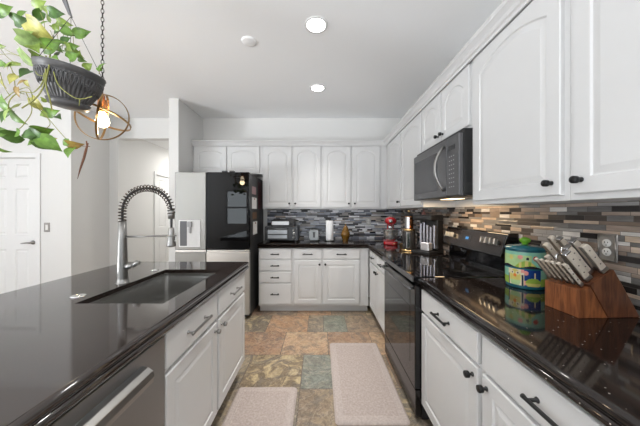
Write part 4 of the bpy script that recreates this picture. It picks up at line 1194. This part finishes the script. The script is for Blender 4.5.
# ------------------------------------------------------------------ tall coffee press
c = P(409, 250, 2.67)
t = thing('coffee_press', 'tall glass coffee press with brass rings and a copper and steel column', 'coffee press', (c.x, 2.67, CT))
DG = pm('dark_coffee_glass', (.03, .028, .027), .06, spec=.7, var=.2)
bm = new(); lathe(bm, [(0, 0), (.078, 0), (.080, .004), (.080, .014), (.072, .018), (0, .018)], 36); obj('base_ring', bm, GOLD, t)
bm = new(); lathe(bm, [(0, .018), (.066, .018), (.068, .03), (.066, .20), (.060, .215), (0, .215)], 36); gb = obj('glass_body', bm, DG, t)
bm = new(); box(bm, -.050, -.018, -.072, -.060, .035, .205, bev=.004); obj('steel_strip', bm, CHROME, gb)
bm = new(); lathe(bm, [(0, .215), (.058, .215), (.060, .219), (.060, .231), (.056, .234), (0, .234)], 36); obj('rim_ring', bm, GOLD, t)
bm = new(); lathe(bm, [(0, .234), (.044, .234), (.044, .365), (.040, .372), (0, .372)], 32); up = obj('column', bm, COPPER, t)
bm = new(); 
prism(bm, [(.046*math.cos(a), .046*math.sin(a)) for a in [PI*1.0+PI*.42*k/8 for k in range(9)]]+[(.043*math.cos(a), .043*math.sin(a)) for a in [PI*1.0+PI*.42*k/8 for k in range(8, -1, -1)]], 'z', .24, .36); obj('steel_sleeve', bm, CHROME, up)
bm = new(); lathe(bm, [(0, .372), (.048, .372), (.050, .378), (.044, .390), (.010, .396), (.008, .405), (0, .405)], 32); obj('cap', bm, BLACKP, t)
bm = new(); lathe(bm, [(0, .405), (.008, .405), (.015, .414), (.016, .424), (.010, .433), (0, .435)], 20); obj('knob', bm, GOLD, t)
bm = new(); tube(bm, [(.06, .02, .20), (.105, .035, .19), (.112, .037, .12), (.10, .034, .06), (.066, .022, .05)], .007, 8); obj('handle', bm, BLACKP, t)

# ------------------------------------------------------------------ coffee maker
t = thing('coffee_maker', 'black coffee maker with ribbed silver front panels beside the range', 'coffee maker', (1.085, 2.525, CT), -PI/2+.62)
bm = new(); box(bm, -.10, .10, -.13, .13, 0, .03, bev=.006); obj('base', bm, BLACKP, t)
bm = new(); box(bm, -.095, .095, .02, .125, .03, .33, bev=.008); obj('tower', bm, BLACKP, t)
bm = new(); box(bm, -.10, .10, -.11, .13, .33, .385, bev=.012); obj('lid', bm, BLACKP, t)
RIB = pm('ribbed_silver', (.46, .46, .52), .25, .85, var=.15)
for k in range(5):
    bm = new(); x = -.082+k*.036
    h_ = (.30, .31, .285, .27, .285)[k]
    box(bm, x, x+.026, -.015, .02, .05, h_, bev=.008, seg=3); obj('ribbed_panel', bm, RIB, t)
bm = new(); box(bm, -.02, .075, -.10, -.03, .031, .115, bev=.012, seg=3); obj('drip_cup', bm, pm('silver_cup', (.70, .70, .74), .25, .7), t)

# ------------------------------------------------------------------ owl canister
cx_, cy_ = 1.148, 1.40
t = thing('canister', 'round green and teal ceramic canister painted with owls, beside the knife block', 'canister', (cx_, cy_, CT))
CR, CH = .089, .205
CER = attr_mat('painted_ceramic', .14, .5, .10, 30)
bm = new(); cl = bm.loops.layers.float_color.new('col')
face = math.atan2(-cy_, -cx_)
TEALC = (.012, .11, .15); LIME = (.30, .46, .07); PALE = (.42, .60, .28); NAVY = (.012, .05, .22); YEL = (.62, .55, .16); MINT = (.25, .55, .42)
PINK = (.75, .30, .25); ORNG = (.75, .22, .05); REDC = (.6, .06, .04); DARK = (.015, .02, .03); CREAM = (.72, .66, .45)
def paint(a, z):
    s = (a-face+PI) % (2*PI)-PI       # 0 = towards the camera; positive = to the left seen from it? (ccw)
    x = s*CR; 
    x = -x if False else x
    u = x/.09                         # about -1..1 over the visible face; -1 = right ... fixed below
    u = -u
    if z < .018 or z > CH-.006: return TEALC
    def disc(cu, cz, r): return (x_-(cu))**2+(z-cz)**2 < r*r
    x_ = x*1.1
    if z > .112:
        if disc(-.022, .170, .012): return PINK
        if disc(.012, .164, .0075): return DARK
        if disc(.050, .166, .013): return REDC
        if disc(-.070, .165, .012): return YEL
        if z > .182: return MINT
        if z < .120+.006*math.sin(x_*50): return DARK
        if z < .152-.25*(x_-.005)**2/.02: return LIME if int((x_+1)*70) % 2 else YEL
        return PALE if x_ < .03 else MINT
    if z > .104: return TEALC
    if -.088 < x_ < -.004:
        for e in (-.062, -.034):
            if disc(e, .084, .0045): return DARK
            if disc(e, .084, .0095): return CREAM
        if disc(-.048, .070, .008): return ORNG
        if ((x_+.048)/.030)**2+((z-.056)/.048)**2 < 1: return YEL if z > .045 else PALE
        if z > .088: return PINK if x_ > -.02 else CREAM
        return DARK if .032 < abs(x_+.048) < .041 and z < .075 else CREAM
    if disc(.004, .088, .012): return PINK
    if ((x_-.040)/.038)**2+((z-.036)/.026)**2 < 1: return LIME if z > .036 else YEL
    if disc(-.0, .036, .012): return PINK
    if abs(x_-.045) < .003 and .062 < z < .09: return CREAM
    if x_ > .075 or x_ < -.088: return MINT if z > .06 else LIME
    return NAVY
NA, NZ = 200, 84
prof = [(CR-.004, 0.0)]+[(CR+.002*math.sin(PI*k/NZ), .004+(CH-.004)*k/NZ) for k in range(NZ+1)]
rings = [[bm.verts.new((r*math.cos(2*PI*k/NA), r*math.sin(2*PI*k/NA), z)) for k in range(NA)] for r, z in prof]
for i in range(len(rings)-1):
    for k in range(NA):
        f = bm.faces.new((rings[i][k], rings[i][(k+1) % NA], rings[i+1][(k+1) % NA], rings[i+1][k])); f.smooth = True
        c_ = paint(2*PI*(k+.5)/NA, (prof[i][1]+prof[i+1][1])/2)
        for l in f.loops: l[cl] = (*c_, 1)
for rg_ in (rings[0], rings[-1]):
    f = bm.faces.new(rg_)
    for l in f.loops: l[cl] = (*TEALC, 1)
obj('jar_body', bm, CER, t)
bm = new(); lathe(bm, [(0, CH), (CR+.003, CH), (CR+.005, CH+.004), (CR+.003, CH+.012), (CR-.012, CH+.020), (.035, CH+.027), (0, CH+.028)], 48); ld = obj('lid', bm, pm('teal_glaze', TEALC, .12, var=.1), t)
bm = new(); lathe(bm, [(0, CH+.026), (.014, CH+.026), (.013, CH+.032), (.022, CH+.040), (.026, CH+.050), (.023, CH+.060), (.010, CH+.066), (0, CH+.067)], 28); obj('lid_knob', bm, pm('green_glaze', (.16, .42, .03), .14), ld)

# ------------------------------------------------------------------ knife block with knives
KB = (1.004, .968, CT)
KR = math.radians(2.2)
t = thing('knife_block', 'slanted cherry wood knife block on the right counter', 'knife block', KB, KR)
ax = Vector((-.5, 0, .866)); tx_ = Vector((.866, 0, .5))
P1 = Vector((1.047, 0, 1.045)); TH = .114
W_ = .144
def rel(v): return (v.x-KB[0], v.z-KB[2])
P2 = P1+tx_*TH
b1 = P1-ax*((P1.z-CT)/.866); b2 = P2-ax*((P2.z-CT)/.866)
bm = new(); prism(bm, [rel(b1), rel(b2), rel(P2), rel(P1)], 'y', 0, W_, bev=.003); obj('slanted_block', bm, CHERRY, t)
s1 = P1-ax*.012
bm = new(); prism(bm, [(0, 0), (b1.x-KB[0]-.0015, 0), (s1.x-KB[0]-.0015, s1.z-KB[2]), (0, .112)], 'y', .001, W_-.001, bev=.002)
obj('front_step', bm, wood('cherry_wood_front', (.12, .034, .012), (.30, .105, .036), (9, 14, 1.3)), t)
HSC = pm('cream_handle', (.60, .535, .45), .38, .05, var=.15, scale=50)
RIV = pm('handle_rivet', (.10, .09, .085), .35, .9)
def knife(name, label, cat, pos, L, w_, th_, group, butt=True, loop=False):
    """handle leaves the block along ax; width across x-z, thickness in y"""
    hx = Vector((-.65, 0, .76)); hn = Vector((.76, 0, .65))
    R_ = Matrix.Rotation(KR, 4, 'Z') @ Matrix(((hn.x, 0, hx.x), (0, 1, 0), (hn.z, 0, hx.z))).to_4x4()
    pos = Vector(KB)+Matrix.Rotation(KR, 3, 'Z') @ (Vector(pos)-Vector(KB))
    t = thing(name, label, cat, tuple(pos), group=group)
    t.rotation_euler = R_.to_euler()
    if loop:
        bm = new()
        for s in (-1, 1):
            pts = [(s*.021+.019*math.cos(a), .004*s, .085+.036*math.sin(a)) for a in [2*PI*k/24 for k in range(24)]]
            tube(bm, pts, 0.0048, 8, closed=True)
        obj('finger_loops', bm, CHROME, t)
        bm = new(); prism(bm, [(-.006, 0), (.006, 0), (.020, .055), (-.020, .055)], 'y', -.004, .004, bev=.001); obj('shank', bm, CHROME, t)
        return t
    bm = new(); box(bm, -w_*.30, w_*.30, -.001, .001, .0, .006); obj('blade', bm, CHROME, t)
    bm = new(); box(bm, -w_*.5, w_*.5, -th_*.5, th_*.5, .001, .014, bev=.002); obj('bolster', bm, NICKEL, t)
    bm = new(); prism(bm, [(-w_*.45, .014), (w_*.45, .014), (w_*.42, L*.4), (w_*.52, L*.86), (w_*.40, L), (-w_*.42, L), (-w_*.40, L*.4)], 'y', -th_*.46, th_*.46, bev=th_*.22); hs = obj('handle', bm, HSC, t)
    for q in (.3, .55, .8):
        bm = new(); lathe(bm, [(0, -th_*.5), (.0028, -th_*.5), (.0028, th_*.5), (0, th_*.5)], 10, Matrix.Translation((0, 0, L*q)) @ Matrix.Rotation(PI/2, 4, 'X')); obj('rivet', bm, RIV, hs)
    bm = new(); prism(bm, [(-w_*.54, .012), (-w_*.46, .012), (-w_*.41, L*.4), (-w_*.43, L+.001), (-w_*.50, L+.001), (-w_*.49, L*.4)], 'y', -th_*.3, th_*.3); obj('tang', bm, NICKEL, t)
    if butt:
        bm = new(); box(bm, -w_*.46, w_*.44, -th_*.5, th_*.5, L, L+.008, bev=.003); obj('butt_cap', bm, CHROME, t)
    return t
g = 'steak knives along the front step'
ordn = ['nearest the owl canister', 'second from the owl canister', 'third from the owl canister', 'fourth from the owl canister', 'fifth from the owl canister', 'nearest the camera']
st0 = Vector((1.026, 0, CT+.1245))
for i in range(6):
    y = .968+W_*(1-(i+.5)/6)
    knife('steak_knife', 'cream-handled steak knife in the front row, '+ordn[i], 'knife', st0+Vector((0, y, 0)), .112, .017, .0135, g, butt=False)
g = 'large knives in the slanted top of the block'
def top(u, v): return P1+tx_*(TH*v)+Vector((0, .968+W_*(1-u), 0))+ax*.0035
knife('chef_knife', 'thick cream knife handle with chrome butt, front row of the block top, nearest the camera', 'knife', top(.84, .20), .135, .032, .021, g)
knife('paring_knife', 'short cream knife handle at the canister end of the front row on the block top', 'knife', top(.10, .20), .10, .025, .018, g, butt=False)
knife('kitchen_shears', 'chrome kitchen shears with round finger loops in the middle of the knife block', 'scissors', top(.46, .40), .1, .02, .014, None, loop=True)
knife('utility_knife', 'cream knife handle in the middle row of the block top, canister end', 'knife', top(.10, .46), .15, .027, .019, g, butt=False)
knife('carving_knife', 'cream knife handle in the middle row of the block top, nearest the camera', 'knife', top(.70, .50), .14, .030, .020, g)
knife('bread_knife', 'cream knife handle in the rear row of the block top, canister end', 'knife', top(.09, .80), .165, .028, .019, g, butt=False)
knife('slicing_knife', 'cream knife handle with chrome butt in the rear row, second from the camera', 'knife', top(.64, .86), .145, .031, .021, g)
knife('santoku_knife', 'cream knife handle in the rear row of the block top, nearest the outlet', 'knife', top(.89, .80), .135, .031, .020, g, butt=False)
knife('sharpening_steel', 'cream sharpening steel handle with chrome butt in the rear row, behind the shears', 'sharpening steel', top(.28, .86), .15, .024, .022, g)
